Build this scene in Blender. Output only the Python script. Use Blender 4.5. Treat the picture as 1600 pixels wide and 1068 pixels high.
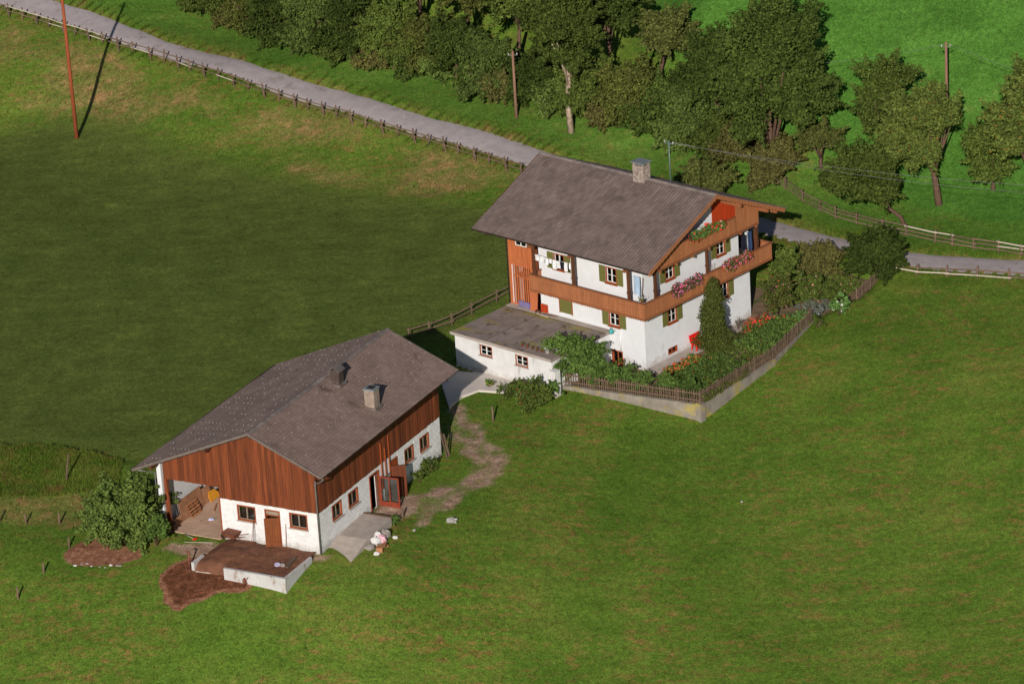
import bpy, math, random
import numpy as np
from mathutils import Vector, Matrix
for o in list(bpy.data.objects): bpy.data.objects.remove(o)
S = bpy.context.scene
COL = S.collection
# ------------------------------------------------------------------ camera
FPX, PITCH, ROLL = 6000.0, 0.385, -0.0613
cF = np.array([0, math.cos(PITCH), -math.sin(PITCH)]); _U = np.array([0, math.sin(PITCH), math.cos(PITCH)]); _R = np.array([1., 0, 0])
cR = math.cos(ROLL)*_R + math.sin(ROLL)*_U; cU = -math.sin(ROLL)*_R + math.cos(ROLL)*_U
CAM = np.array([-8.8125, -235.7698, 98.0087])
cam_d = bpy.data.cameras.new('camera'); cam = bpy.data.objects.new('camera', cam_d); COL.objects.link(cam)
cam_d.sensor_width = 36.0; cam_d.lens = FPX/1600*36.0; cam_d.clip_start = 1.0; cam_d.clip_end = 6000.0
M3 = Matrix(((cR[0], cU[0], -cF[0]), (cR[1], cU[1], -cF[1]), (cR[2], cU[2], -cF[2])))
cam.matrix_world = Matrix.Translation(Vector(CAM)) @ M3.to_4x4()
S.camera = cam
# ------------------------------------------------------------------ light
SUN_AZ, SUN_EL = math.radians(8.5), math.radians(22.0)      # light travels towards azimuth SUN_AZ (right of +Y)
w = bpy.data.worlds.new('World'); S.world = w; w.use_nodes = True
nt = w.node_tree; bg = nt.nodes['Background']; sk = nt.nodes.new('ShaderNodeTexSky')
sk.sky_type = 'NISHITA'; sk.sun_disc = False; sk.sun_elevation = SUN_EL; sk.sun_rotation = math.pi + SUN_AZ
sk.altitude = 800; sk.air_density = 1.0; sk.dust_density = 0.6
nt.links.new(sk.outputs[0], bg.inputs[0]); bg.inputs[1].default_value = 0.054
sd = bpy.data.lights.new('sun', 'SUN'); sd.energy = 4.7; sd.angle = math.radians(0.5); sd.color = (1.0, 0.93, 0.85)
sun = bpy.data.objects.new('sun', sd); COL.objects.link(sun); sun.location = (-20, -120, 90)
ldir = Vector((math.sin(SUN_AZ)*math.cos(SUN_EL), math.cos(SUN_AZ)*math.cos(SUN_EL), -math.sin(SUN_EL)))
sun.rotation_euler = ldir.to_track_quat('-Z', 'Y').to_euler()
S.view_settings.view_transform = 'Standard'; S.view_settings.look = 'None'
S.view_settings.exposure = 0.0; S.view_settings.gamma = 1.0; S.view_settings.use_curve_mapping = False
S.render.engine = 'CYCLES'; S.render.resolution_x = 1024; S.render.resolution_y = 683
S.cycles.max_bounces = 6; S.cycles.transparent_max_bounces = 8

rnd = random.Random(5); rng = np.random.default_rng(11)
# ------------------------------------------------------------------ helpers
def tag(o, label=None, cat=None, group=None, kind=None):
    if label: o['label'] = label
    if cat: o['category'] = cat
    if group: o['group'] = group
    if kind: o['kind'] = kind
    return o
def empty(name, loc, rz=0, label=None, cat=None, group=None, parent=None):
    o = bpy.data.objects.new(name, None); COL.objects.link(o); o.location = loc; o.rotation_euler = (0, 0, rz)
    o.empty_display_size = 0.3
    if parent: o.parent = parent
    return tag(o, label, cat, group)
def copy_tree(o, parent=None):
    c = o.copy(); COL.objects.link(c); c.parent = parent
    for ch in list(o.children): copy_tree(ch, c)
    return c
class MB:
    def __init__(s): s.v = []; s.f = []; s.sm = []
    def add(s, vs, fs, smooth=False):
        n = len(s.v); s.v.extend([tuple(map(float, p)) for p in vs]); s.f.extend([tuple(i+n for i in f) for f in fs]); s.sm.extend([smooth]*len(fs)); return s
    def box(s, x0, x1, y0, y1, z0, z1):
        return s.add([(x0,y0,z0),(x1,y0,z0),(x1,y1,z0),(x0,y1,z0),(x0,y0,z1),(x1,y0,z1),(x1,y1,z1),(x0,y1,z1)],
                     [(0,3,2,1),(4,5,6,7),(0,1,5,4),(1,2,6,5),(2,3,7,6),(3,0,4,7)])
    def obox(s, c, ax, ay, az):      # centre + three half vectors
        c, ax, ay, az = [np.array(t, float) for t in (c, ax, ay, az)]
        P = [c+a*ax+b*ay+d*az for d in (-1,1) for a, b in ((-1,-1),(1,-1),(1,1),(-1,1))]
        return s.add(P, [(0,3,2,1),(4,5,6,7),(0,1,5,4),(1,2,6,5),(2,3,7,6),(3,0,4,7)])
    def bar(s, p, q, wd, h, up=(0,0,1)):
        p, q, up = [np.array(t, float) for t in (p, q, up)]; d = q-p; L = np.linalg.norm(d); d = d/L
        x = np.cross(d, up); x /= (np.linalg.norm(x)+1e-9); y = np.cross(x, d)
        return s.obox((p+q)/2, d*L/2, x*wd/2, y*h/2)
    def tube(s, pts, rad, n=8, cap=True):
        pts = [np.array(p, float) for p in pts]; m = len(pts)
        if not hasattr(rad, '__len__'): rad = [rad]*m
        V = []; prev = None
        for i, p in enumerate(pts):
            d = (pts[min(i+1,m-1)]-pts[max(i-1,0)]); d /= (np.linalg.norm(d)+1e-9)
            if prev is None:
                a = np.array([0,0,1.]) if abs(d[2]) < .9 else np.array([1.,0,0]); x = np.cross(d, a)
            else: x = prev - d*(prev@d)
            x /= (np.linalg.norm(x)+1e-9); prev = x; y = np.cross(d, x)
            for k in range(n):
                t = 2*math.pi*k/n; V.append(p+rad[i]*(math.cos(t)*x+math.sin(t)*y))
        Fs = [(i*n+k, i*n+(k+1)%n, (i+1)*n+(k+1)%n, (i+1)*n+k) for i in range(m-1) for k in range(n)]
        s.add(V, Fs, True)
        if cap: b = len(s.v)-len(V); s.f += [tuple(b+k for k in range(n))[::-1], tuple(b+(m-1)*n+k for k in range(n))]; s.sm += [False, False]
        return s
    def lathe(s, prof, n=12, c=(0,0,0)):
        V = [(c[0]+r*math.cos(2*math.pi*k/n), c[1]+r*math.sin(2*math.pi*k/n), c[2]+z) for r, z in prof for k in range(n)]
        Fs = [(i*n+k, i*n+(k+1)%n, (i+1)*n+(k+1)%n, (i+1)*n+k) for i in range(len(prof)-1) for k in range(n)]
        return s.add(V, Fs, True)
    def prism(s, poly, fn, d0, d1):   # poly 2D, fn(a,b,depth)->3D
        n = len(poly); V = [fn(a, b, d0) for a, b in poly]+[fn(a, b, d1) for a, b in poly]
        return s.add(V, [tuple(range(n))[::-1], tuple(range(n, 2*n))]+[(i, (i+1)%n, n+(i+1)%n, n+i) for i in range(n)])
    def mesh(s, name, mat):
        m = bpy.data.meshes.new(name); m.from_pydata(s.v, [], s.f); m.materials.append(mat)
        if any(s.sm): m.polygons.foreach_set('use_smooth', s.sm)
        m.update(); return m
    def build(s, name, mat, parent=None, loc=(0,0,0), rz=0):
        o = bpy.data.objects.new(name, s.mesh(name, mat)); COL.objects.link(o); o.location = loc; o.rotation_euler = (0,0,rz)
        if parent: o.parent = parent
        return o
def inst(name, mesh, parent=None, loc=(0,0,0), rot=(0,0,0), scale=(1,1,1)):
    o = bpy.data.objects.new(name, mesh); COL.objects.link(o); o.location = loc; o.rotation_euler = rot; o.scale = scale
    if parent: o.parent = parent
    return o
def np_mesh(name, V, Fq, mat, smooth=False):
    """V (n,3), Fq (m,k) arrays -> mesh"""
    m = bpy.data.meshes.new(name); k = Fq.shape[1]
    m.vertices.add(len(V)); m.vertices.foreach_set('co', np.asarray(V, np.float32).ravel())
    m.loops.add(Fq.size); m.loops.foreach_set('vertex_index', np.asarray(Fq, np.int32).ravel())
    m.polygons.add(len(Fq)); m.polygons.foreach_set('loop_start', np.arange(0, Fq.size, k, dtype=np.int32)); m.polygons.foreach_set('loop_total', np.full(len(Fq), k, np.int32))
    if smooth: m.polygons.foreach_set('use_smooth', np.ones(len(Fq), bool))
    m.materials.append(mat); m.update(calc_edges=True); return m
# ------------------------------------------------------------------ materials
def srgb(r, g, b, k=1.0):
    f = lambda c: (c/255/12.92 if c/255 <= .04045 else ((c/255+.055)/1.055)**2.4)*k
    return (f(r), f(g), f(b))
MATS = {}
def mat(name, c1, c2=None, rough=.85, scale=3.0, detail=4, var=.25, bump=.15, bscale=None, stretch=(1,1,1), rand=.15, island=0.0, metallic=0.0, stain=None, spec=.3, transl=0.0, island_c=None, splash=None):
    """object-space noise between c1 and c2, per-object / per-island tone, bump, optional stain (colour, scale, threshold)"""
    m = bpy.data.materials.new(name); m.use_nodes = True; t = m.node_tree; N = t.nodes; L = t.links
    b = N['Principled BSDF']; b.inputs['Roughness'].default_value = rough; b.inputs['Metallic'].default_value = metallic
    b.inputs['Specular IOR Level'].default_value = spec
    c2 = c2 or tuple(x*.7 for x in c1)
    tc = N.new('ShaderNodeTexCoord'); oi = N.new('ShaderNodeObjectInfo')
    mp = N.new('ShaderNodeMapping'); mp.inputs['Scale'].default_value = stretch
    ad = N.new('ShaderNodeVectorMath'); ad.operation = 'ADD'
    ml = N.new('ShaderNodeMath'); ml.operation = 'MULTIPLY'; ml.inputs[1].default_value = 57.0; L.new(oi.outputs['Random'], ml.inputs[0])
    L.new(tc.outputs['Object'], ad.inputs[0]); L.new(ml.outputs[0], ad.inputs[1]); L.new(ad.outputs[0], mp.inputs[0])
    n1 = N.new('ShaderNodeTexNoise'); n1.inputs['Scale'].default_value = scale; n1.inputs['Detail'].default_value = detail; n1.inputs['Roughness'].default_value = .65
    L.new(mp.outputs[0], n1.inputs[0])
    rp = N.new('ShaderNodeValToRGB'); rp.color_ramp.elements[0].position = .5-var; rp.color_ramp.elements[1].position = .5+var
    rp.color_ramp.elements[0].color = (*c2, 1); rp.color_ramp.elements[1].color = (*c1, 1); L.new(n1.outputs[0], rp.inputs[0])
    col = rp.outputs[0]
    def mulv(col, src, amt):
        mr = N.new('ShaderNodeMapRange'); mr.inputs[3].default_value = 1-amt; mr.inputs[4].default_value = 1+amt; L.new(src, mr.inputs[0])
        mx = N.new('ShaderNodeMix'); mx.data_type = 'RGBA'; mx.blend_type = 'MULTIPLY'; mx.inputs[0].default_value = 1
        L.new(col, mx.inputs[6]); L.new(mr.outputs[0], mx.inputs[7]); return mx.outputs[2]
    if rand: col = mulv(col, oi.outputs['Random'], rand)
    ge = None
    if island or island_c:
        ge = N.new('ShaderNodeNewGeometry')
        if island: col = mulv(col, ge.outputs['Random Per Island'], island)
        if island_c:
            wn = N.new('ShaderNodeTexWhiteNoise'); wn.noise_dimensions = '1D'; L.new(ge.outputs['Random Per Island'], wn.inputs['W'])
            st = N.new('ShaderNodeMath'); st.operation = 'LESS_THAN'; st.inputs[1].default_value = island_c[1]; L.new(wn.outputs['Value'], st.inputs[0])
            mx = N.new('ShaderNodeMix'); mx.data_type = 'RGBA'; L.new(st.outputs[0], mx.inputs[0]); L.new(col, mx.inputs[6]); mx.inputs[7].default_value = (*island_c[0], 1); col = mx.outputs[2]
    if stain:
        for sc, ss, th, st3 in (stain if isinstance(stain, list) else [stain]):
            m2 = N.new('ShaderNodeMapping'); m2.inputs['Scale'].default_value = st3; L.new(tc.outputs['Object'], m2.inputs[0])
            ns = N.new('ShaderNodeTexNoise'); ns.inputs['Scale'].default_value = ss; ns.inputs['Detail'].default_value = 6; ns.inputs['Roughness'].default_value = .7; L.new(m2.outputs[0], ns.inputs[0])
            r2 = N.new('ShaderNodeMapRange'); r2.inputs[1].default_value = th; r2.inputs[2].default_value = th+.12; L.new(ns.outputs[0], r2.inputs[0])
            mx = N.new('ShaderNodeMix'); mx.data_type = 'RGBA'; L.new(r2.outputs[0], mx.inputs[0]); L.new(col, mx.inputs[6]); mx.inputs[7].default_value = (*sc, 1); col = mx.outputs[2]
    L.new(col, b.inputs['Base Color'])
    if splash:                                   # splash dirt thrown up against the foot of a wall
        sx = N.new('ShaderNodeSeparateXYZ'); L.new(tc.outputs['Object'], sx.inputs[0]); ns = N.new('ShaderNodeTexNoise'); ns.inputs['Scale'].default_value = 1.7; ns.inputs['Detail'].default_value = 7; ns.inputs['Roughness'].default_value = .75; L.new(tc.outputs['Object'], ns.inputs[0])
        ma = N.new('ShaderNodeMath'); ma.operation = 'MULTIPLY_ADD'; L.new(ns.outputs[0], ma.inputs[0]); ma.inputs[1].default_value = -2.2; L.new(sx.outputs[2], ma.inputs[2])
        r3 = N.new('ShaderNodeMapRange'); r3.inputs[1].default_value = splash-.95; r3.inputs[2].default_value = splash-1.5; r3.inputs[4].default_value = .6; L.new(ma.outputs[0], r3.inputs[0])
        mx = N.new('ShaderNodeMix'); mx.data_type = 'RGBA'; L.new(r3.outputs[0], mx.inputs[0]); L.new(col, mx.inputs[6]); mx.inputs[7].default_value = (.33,.29,.25,1); col = mx.outputs[2]; L.new(col, b.inputs['Base Color'])
    if bump:
        n2 = N.new('ShaderNodeTexNoise'); n2.inputs['Scale'].default_value = bscale or scale*6; n2.inputs['Detail'].default_value = 3; L.new(mp.outputs[0], n2.inputs[0])
        bp = N.new('ShaderNodeBump'); bp.inputs['Strength'].default_value = bump; bp.inputs['Distance'].default_value = .03; L.new(n2.outputs[0], bp.inputs['Height']); L.new(bp.outputs[0], b.inputs['Normal'])
    if transl:
        tr = N.new('ShaderNodeBsdfTranslucent'); L.new(col, tr.inputs[0]); ms = N.new('ShaderNodeMixShader'); ms.inputs[0].default_value = transl
        L.new(b.outputs[0], ms.inputs[1]); L.new(tr.outputs[0], ms.inputs[2]); L.new(ms.outputs[0], N['Material Output'].inputs[0])
    MATS[name] = m; return m
def glass_mat():
    m = bpy.data.materials.new('window_glass'); m.use_nodes = True; t = m.node_tree; N = t.nodes; L = t.links
    N.remove(N['Principled BSDF']); g = N.new('ShaderNodeBsdfGlossy'); g.inputs['Roughness'].default_value = .03; g.inputs[0].default_value = (.9,.93,.95,1)
    tr = N.new('ShaderNodeBsdfTransparent'); tr.inputs[0].default_value = (.86,.88,.87,1); fr = N.new('ShaderNodeFresnel'); fr.inputs[0].default_value = 1.5
    ms = N.new('ShaderNodeMixShader'); L.new(fr.outputs[0], ms.inputs[0]); L.new(tr.outputs[0], ms.inputs[1]); L.new(g.outputs[0], ms.inputs[2]); L.new(ms.outputs[0], N['Material Output'].inputs[0])
    MATS['glass'] = m; return m
glass_mat()
# ------------------------------------------------------------------ frames
HYAW, BYAW = -0.7476, 1.079
class Frame:
    def __init__(s, o, yaw): s.o = np.array(o, float); s.yaw = yaw; s.u = np.array([math.cos(yaw), math.sin(yaw), 0]); s.v = np.array([-math.sin(yaw), math.cos(yaw), 0])
    def w(s, u, v, z=0.): return s.o+s.u*u+s.v*v+np.array([0, 0, z])
    def loc(s, P): q = np.asarray(P)-s.o; return (q@s.u, q@s.v, q[2])
HF = Frame((0,0,0), HYAW); BF = Frame((-21.17,-24.22,-.8), BYAW)
# ------------------------------------------------------------------ terrain
def ray(px, py): return cF+((px-800)/FPX)*cR-((py-534)/FPX)*cU
def at_z(px, py, z): r = ray(px, py); return CAM+r*((z-CAM[2])/r[2])
CP = []          # control points (x, y, z) of the ground, from surveyed view points and heights
for px, py, z in [(0,0,5.4),(80,15,5.0),(203,55,4.6),(357,100,3.8),(560,162,3.0),(725,211,2.4),(830,244,2.0),(1040,305,1.4),(1245,366,.9),(1413,405,.8),(1600,417,.9),(1700,425,1.0),(-120,-30,6),
    # dark field and its bank
    (120,216,.5),(147,157,1.6),(40,190,.5),(40,140,2.2),(260,240,.4),(290,165,2.1),(400,260,.3),(450,210,1.2),(600,290,.4),(640,255,1.0),(760,330,.5),(740,285,.9),(400,400,0),(100,450,0),(600,420,0),(250,560,-.2),(50,640,-.3),(480,520,-.3),(640,525,-.2),(790,455,.2),
    (20,705,-.4),(190,725,-.5),(80,790,-.9),(200,760,-.8),
    # yard, barn
    (750,600,-.45),(700,640,-.6),(640,560,-.3),(860,615,-.45),(780,650,-.75),
    # front meadow falling towards the viewer
    (0,880,-1.5),(150,900,-1.5),(0,1068,-4.2),(400,1068,-4.2),(800,1068,-5.2),(1200,1068,-6),(1600,1068,-6),(430,935,-1.6),(560,885,-1.1),(700,810,-1.2),(780,720,-.95),(900,760,-1.8),(1100,800,-2.9),(1400,800,-3.2),(1600,800,-3.0),(1000,660,-1.2),(900,625,-.6),(1095,657,-1.35),(1160,612,-.9),(1208,572,-.5),(1275,508,0.),(1300,600,-.8),(1350,470,.2),(1400,440,.45),(1600,470,.5),(1600,600,-.6),(1450,560,-.2),
    # beyond the road
    (300,40,4.2),(480,70,3.8),(650,120,3.4),(890,200,2.7),(1060,225,2.2),(1200,280,1.7),(1330,300,1.5),(1420,345,1.1),(1600,360,1.3),(1470,310,1.9),(1600,290,2.6),(1480,200,5),(1300,100,8),(1600,100,8.5),(1000,60,7),(1100,0,11),(1600,0,12),(600,20,6.5),(200,-30,6.5),(1800,200,6),(-150,300,1),(-150,700,-.5),(-150,1000,-3.5),(1800,700,-1.5),(1800,1000,-5)]:
    CP.append(at_z(px, py, z))
for u, v in ((0,0),(8,0),(15.6,0),(0,6),(0,11.3),(8,11.5),(15.6,11.5),(15.6,6),(-1,9)): CP.append(BF.w(u, v, -.02))
for u, v, z in ((0,0,-.3),(-11.8,0,-.1),(-11.8,11,.8),(0,11.2,.1),(-6,5,0)): CP.append(HF.w(u, v, z))
CP.append(np.array([0,170,32.])); CP.append(np.array([-70,170,30.])); CP.append(np.array([70,170,32.])); CP.append(np.array([0,-110,-12.])); CP.append(np.array([80,-110,-12.])); CP.append(np.array([-80,-110,-10.]))
CP = np.array(CP)
def _k(r2): return np.where(r2 > 1e-9, r2*np.log(r2+1e-12), 0)*.5
_n = len(CP); _A = np.zeros((_n+3, _n+3)); _d = ((CP[:, None, :2]-CP[None, :, :2])/50)
_A[:_n, :_n] = _k((_d**2).sum(2))+np.eye(_n)*.004; _A[:_n, _n] = 1; _A[:_n, _n+1:] = CP[:, :2]/50; _A[_n:, :_n] = _A[:_n, _n:].T
_c = np.linalg.solve(_A, np.concatenate([CP[:, 2], np.zeros(3)]))
def smooth(a, b, x): t = np.clip((x-a)/(b-a), 0, 1); return t*t*(3-2*t)
def h0(x, y):
    x = np.asarray(x, float); y = np.asarray(y, float); sh = x.shape; x = x.ravel(); y = y.ravel()
    xc = np.clip(x, -75, 75); yc = np.clip(y, -110, 170); out = np.empty(len(x))
    for i in range(0, len(x), 20000):
        s = slice(i, i+20000); r2 = ((xc[s, None]-CP[None, :, 0])**2+(yc[s, None]-CP[None, :, 1])**2)/2500
        out[s] = _k(r2)@_c[:_n]+_c[_n]+xc[s]/50*_c[_n+1]+yc[s]/50*_c[_n+2]
    out += np.maximum(y-170, 0)*.12*np.exp(-np.maximum(y-170, 0)/900)
    return out.reshape(sh)
def G(px, py, fn=None):
    fn = fn or h0
    r = ray(px, py); lo, hi = 60., 600.
    ts = np.linspace(100, 480, 400); P = CAM[None]+r[None]*ts[:, None]; d = P[:, 2]-fn(P[:, 0], P[:, 1])
    i = np.argmax(d < 0); lo, hi = ts[max(i-1, 0)], ts[i]
    for _ in range(25):
        m = (lo+hi)/2; p = CAM+r*m
        if p[2]-float(fn(p[0], p[1])) > 0: lo = m
        else: hi = m
    return CAM+r*hi
def seg_dist(x, y, pts):
    """distance to a polyline, and arc parameter"""
    best = np.full(np.shape(x), 1e9); par = np.zeros(np.shape(x)); acc = 0
    for (ax, ay), (bx, by) in zip(pts[:-1], pts[1:]):
        dx, dy = bx-ax, by-ay; l2 = dx*dx+dy*dy; t = np.clip(((x-ax)*dx+(y-ay)*dy)/l2, 0, 1)
        d = np.hypot(x-ax-t*dx, y-ay-t*dy); par = np.where(d < best, acc+t*math.sqrt(l2), par); best = np.minimum(best, d); acc += math.sqrt(l2)
    return best, par
def in_poly(x, y, poly):
    c = np.zeros(np.shape(x), bool); n = len(poly)
    for i in range(n):
        x1, y1 = poly[i]; x2, y2 = poly[(i+1) % n]
        k = ((y1 > y) != (y2 > y)) & (x < (x2-x1)*(y-y1)/((y2-y1) or 1e-9)+x1); c ^= k
    return c
def poly_sd(x, y, poly):
    d, _ = seg_dist(x, y, list(poly)+[poly[0]]); return np.where(in_poly(x, y, poly), -d, d)
def catmull(P, n=8):
    P = [np.array(p, float) for p in P]; P = [2*P[0]-P[1]]+P+[2*P[-1]-P[-2]]; out = []
    for i in range(1, len(P)-2):
        a, b, c, d = P[i-1:i+3]
        for k in range(n):
            t = k/n; out.append(.5*((2*b)+(-a+c)*t+(2*a-5*b+4*c-d)*t*t+(-a+3*b-3*c+d)*t**3))
    out.append(P[-2]); return np.array(out)
ROAD = catmull([G(*p)[:2] for p in [(-160,-60),(-40,-18),(80,15),(203,55),(357,100),(560,162),(725,211),(830,244),(1040,305),(1245,366),(1340,388),(1413,403),(1600,417),(1760,428)]], 10)
ROADW = 1.22
TRACK_A = catmull([G(*p)[:2] for p in [(720,640),(724,658),(752,682),(774,712),(768,742),(738,766),(695,790),(655,812)]], 6)
TRACK_B = catmull([G(*p)[:2] for p in [(706,672),(733,698),(751,722),(742,745),(705,763),(660,778),(622,790)]], 6)
GARDEN = [tuple(HF.w(*p)[:2]) for p in [(-3.3,-5.0),(6.5,-2.36),(5.95,6.05),(4.2,12.74),(4.6,17.7),(3.84,21.1),(-1.2,21.5),(-3.2,15.),(-5,11.4),(-5,.2),(-2.8,.2),(-2.9,-4.4)]]
HOUSE_POLY = [tuple(HF.w(*p)[:2]) for p in [(-11.5,.3),(-.3,.3),(-.3,10.9),(-11.5,10.9)]]
ANNEX_POLY = [tuple(HF.w(*p)[:2]) for p in [(-11.5,-5.8),(-3.2,-5.8),(-3.2,.3),(-11.5,.3)]]
BARN_POLY = [tuple(BF.w(*p)[:2]) for p in [(.2,.2),(15.4,.2),(15.4,11.1),(.2,11.1)]]
def hg(x, y):                                    # garden terrace level
    q = np.stack([np.asarray(x, float)-HF.o[0], np.asarray(y, float)-HF.o[1]], -1); u = q@HF.u[:2]; v = q@HF.v[:2]
    return -.22+.30*smooth(0, 20, v)+0*u
def hfull(x, y):
    z = h0(x, y); x = np.asarray(x, float); y = np.asarray(y, float)
    d, _ = seg_dist(x, y, ROAD); z = z-.14*(1-smooth(ROADW-.1, ROADW+.5, d))
    for poly, dep in ((GARDEN, .5), (HOUSE_POLY, .5), (ANNEX_POLY, .4), (BARN_POLY, .4)):
        z = z-dep*smooth(.25, -.35, poly_sd(x, y, poly)) if poly is not GARDEN else np.where(poly_sd(x, y, poly) < -.1, np.minimum(z, hg(x, y)-.25), z)
    d, _ = seg_dist(x, y, LEDGE); near = y < np.interp(x, [p[0] for p in LEDGE], [p[1] for p in LEDGE]); e = np.where(near, d, -d)+(n2(x, y, .9, 31)-.5)*.5
    z = z+.36*smooth(-.1, .25, e)*smooth(5.0, .6, e)*smooth(LEDGE[-1][0]+.5, LEDGE[-1][0]-4, x)
    return z
def ground(x, y): return float(hfull(np.array([x]), np.array([y]))[0])
# ---- ground cover weights: r dark mown field, g dry/tan, b bare earth, a lush
FIELD = [tuple(G(*p)[:2]) for p in [(-250,300),(-100,225),(40,195),(120,180),(200,190),(260,225),(400,262),(560,295),(690,312),(790,325),(840,340),(850,400),(830,455),(670,540),(600,600),(430,700),(250,735),(190,722),(100,706),(20,703),(-250,690)]]
BANK = [tuple(G(*p)[:2]) for p in [(-200,40),(0,38),(160,70),(400,150),(560,195),(690,232),(815,275),(800,330),(690,316),(560,300),(400,268),(260,228),(120,180),(-200,150)]]
DIRT = [([tuple(G(*p)[:2]) for p in [(250,905),(262,885),(300,872),(350,885),(400,915),(350,925),(318,937),(285,955),(262,945)]], 1.0),
        ([tuple(G(*p)[:2]) for p in [(96,872),(108,850),(150,836),(218,830),(222,868),(190,885),(140,888),(105,880)]], .52),
        ([tuple(G(*p)[:2]) for p in [(262,846),(345,850),(500,868),(525,868),(500,880),(300,872),(256,855)]], .5),
        ([tuple(G(*p)[:2]) for p in [(585,800),(600,785),(640,770),(658,775),(650,800),(612,812)]], .5),
        ([tuple(G(*p)[:2]) for p in [(1018,578),(1058,556),(1175,484),(1178,490),(1062,570)]], .4)]
LUSH = [tuple(G(*p)[:2]) for p in [(1000,-40),(1000,80),(1100,200),(1290,260),(1420,340),(1700,370),(1900,300),(1900,-60)]]
VERGE = [tuple(G(*p)[:2]) for p in [(60,-20),(196,32),(364,84),(560,140),(730,192),(845,226),(1060,285),(1240,340),(1420,382),(1700,400),(1700,330),(1300,250),(1060,200),(800,120),(500,50),(300,-40)]]
TALL = [tuple(G(*p)[:2]) for p in [(-60,703),(20,703),(100,706),(190,722),(185,760),(90,775),(-60,775)]]
DRYB = [tuple(G(*p)[:2]) for p in [(-60,775),(150,775),(165,815),(90,818),(-60,812)]]
def n2(x, y, s, seed=0):                         # cheap value noise, 0..1
    x = np.asarray(x)/s+seed*17.3; y = np.asarray(y)/s-seed*9.1; xi = np.floor(x); yi = np.floor(y); fx = x-xi; fy = y-yi; fx = fx*fx*(3-2*fx); fy = fy*fy*(3-2*fy)
    hsh = lambda a, b: np.modf(np.abs(np.sin(a*127.1+b*311.7+seed*3.7)*43758.5453))[0]
    return (hsh(xi, yi)*(1-fx)+hsh(xi+1, yi)*fx)*(1-fy)+(hsh(xi, yi+1)*(1-fx)+hsh(xi+1, yi+1)*fx)*fy
def cover(x, y):
    jx = x+(n2(x, y, 1.3, 1)-.5)*1.2+(n2(x, y, .5, 7)-.5)*.5; jy = y+(n2(x, y, 1.3, 2)-.5)*1.2+(n2(x, y, .5, 8)-.5)*.5
    C = np.zeros(np.shape(x)+(4,), np.float32)
    C[..., 0] = smooth(2.6, -3.0, poly_sd(jx, jy, FIELD))
    nz = n2(x, y, 6, 3)*.6+n2(x, y, 2.2, 4)*.4
    C[..., 1] = np.maximum(smooth(2.2, -1.5, poly_sd(jx, jy, BANK))*(.34+.6*smooth(.3, .7, nz)), smooth(.8, -.4, poly_sd(jx, jy, DRYB))*.8)
    C[..., 1] = np.maximum(C[..., 1], .30*smooth(.62, .80, nz)*(1-C[..., 0]))
    dr, _ = seg_dist(jx, jy, ROAD); C[..., 1] = np.maximum(C[..., 1], .7*smooth(ROADW+.7, ROADW+.1, dr))
    b = np.zeros(np.shape(x))
    da, pa = seg_dist(jx, jy, TRACK_A); wdt = .55
    nb = n2(x, y, .9, 5)
    b = np.maximum(b, .46*smooth(wdt+.35, wdt-.5, da)*(.15+.85*smooth(.25, .6, nb*.6+n2(x, y, 2.2, 12)*.4)))
    db, _ = seg_dist(jx, jy, TRACK_B); b = np.maximum(b, .46*smooth(.95, .1, db)*(.3+.7*smooth(.2,.55,nb))); b = np.maximum(b, .2*smooth(.2,.6,n2(x, y, 1.1, 14))*(np.minimum(da, db) < 1.2)*(in_poly(x, y, [tuple(p) for p in TRACK_A]+[tuple(p) for p in TRACK_B[::-1]])))
    for poly, amt in DIRT: b = np.maximum(b, amt*smooth(.12, -.28, poly_sd(x+(jx-x)*.45, y+(jy-y)*.35, poly)))
    C[..., 2] = b
    C[..., 3] = np.maximum(smooth(2, -3, poly_sd(jx, jy, LUSH)), .55*smooth(1.5, -1.5, poly_sd(jx, jy, VERGE)))
    return C
LEDGE = [tuple(G(*p)[:2]) for p in [(-120,703),(-20,701),(20,703),(60,702),(100,706),(140,712),(190,722),(225,730)]]
MUCK = DIRT[0][0]; PATCH = DIRT[1][0]; DIRT = DIRT[2:]
def muck_w(x, y):
    j = (n2(x, y, .8, 21)-.5)*.5+(n2(x, y, 2., 22)-.5)*.5
    return np.maximum(smooth(.35, -.45, poly_sd(x, y, MUCK)+j), .62*smooth(.3, -.6, poly_sd(x, y, PATCH)+j)).astype(np.float32)
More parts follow.
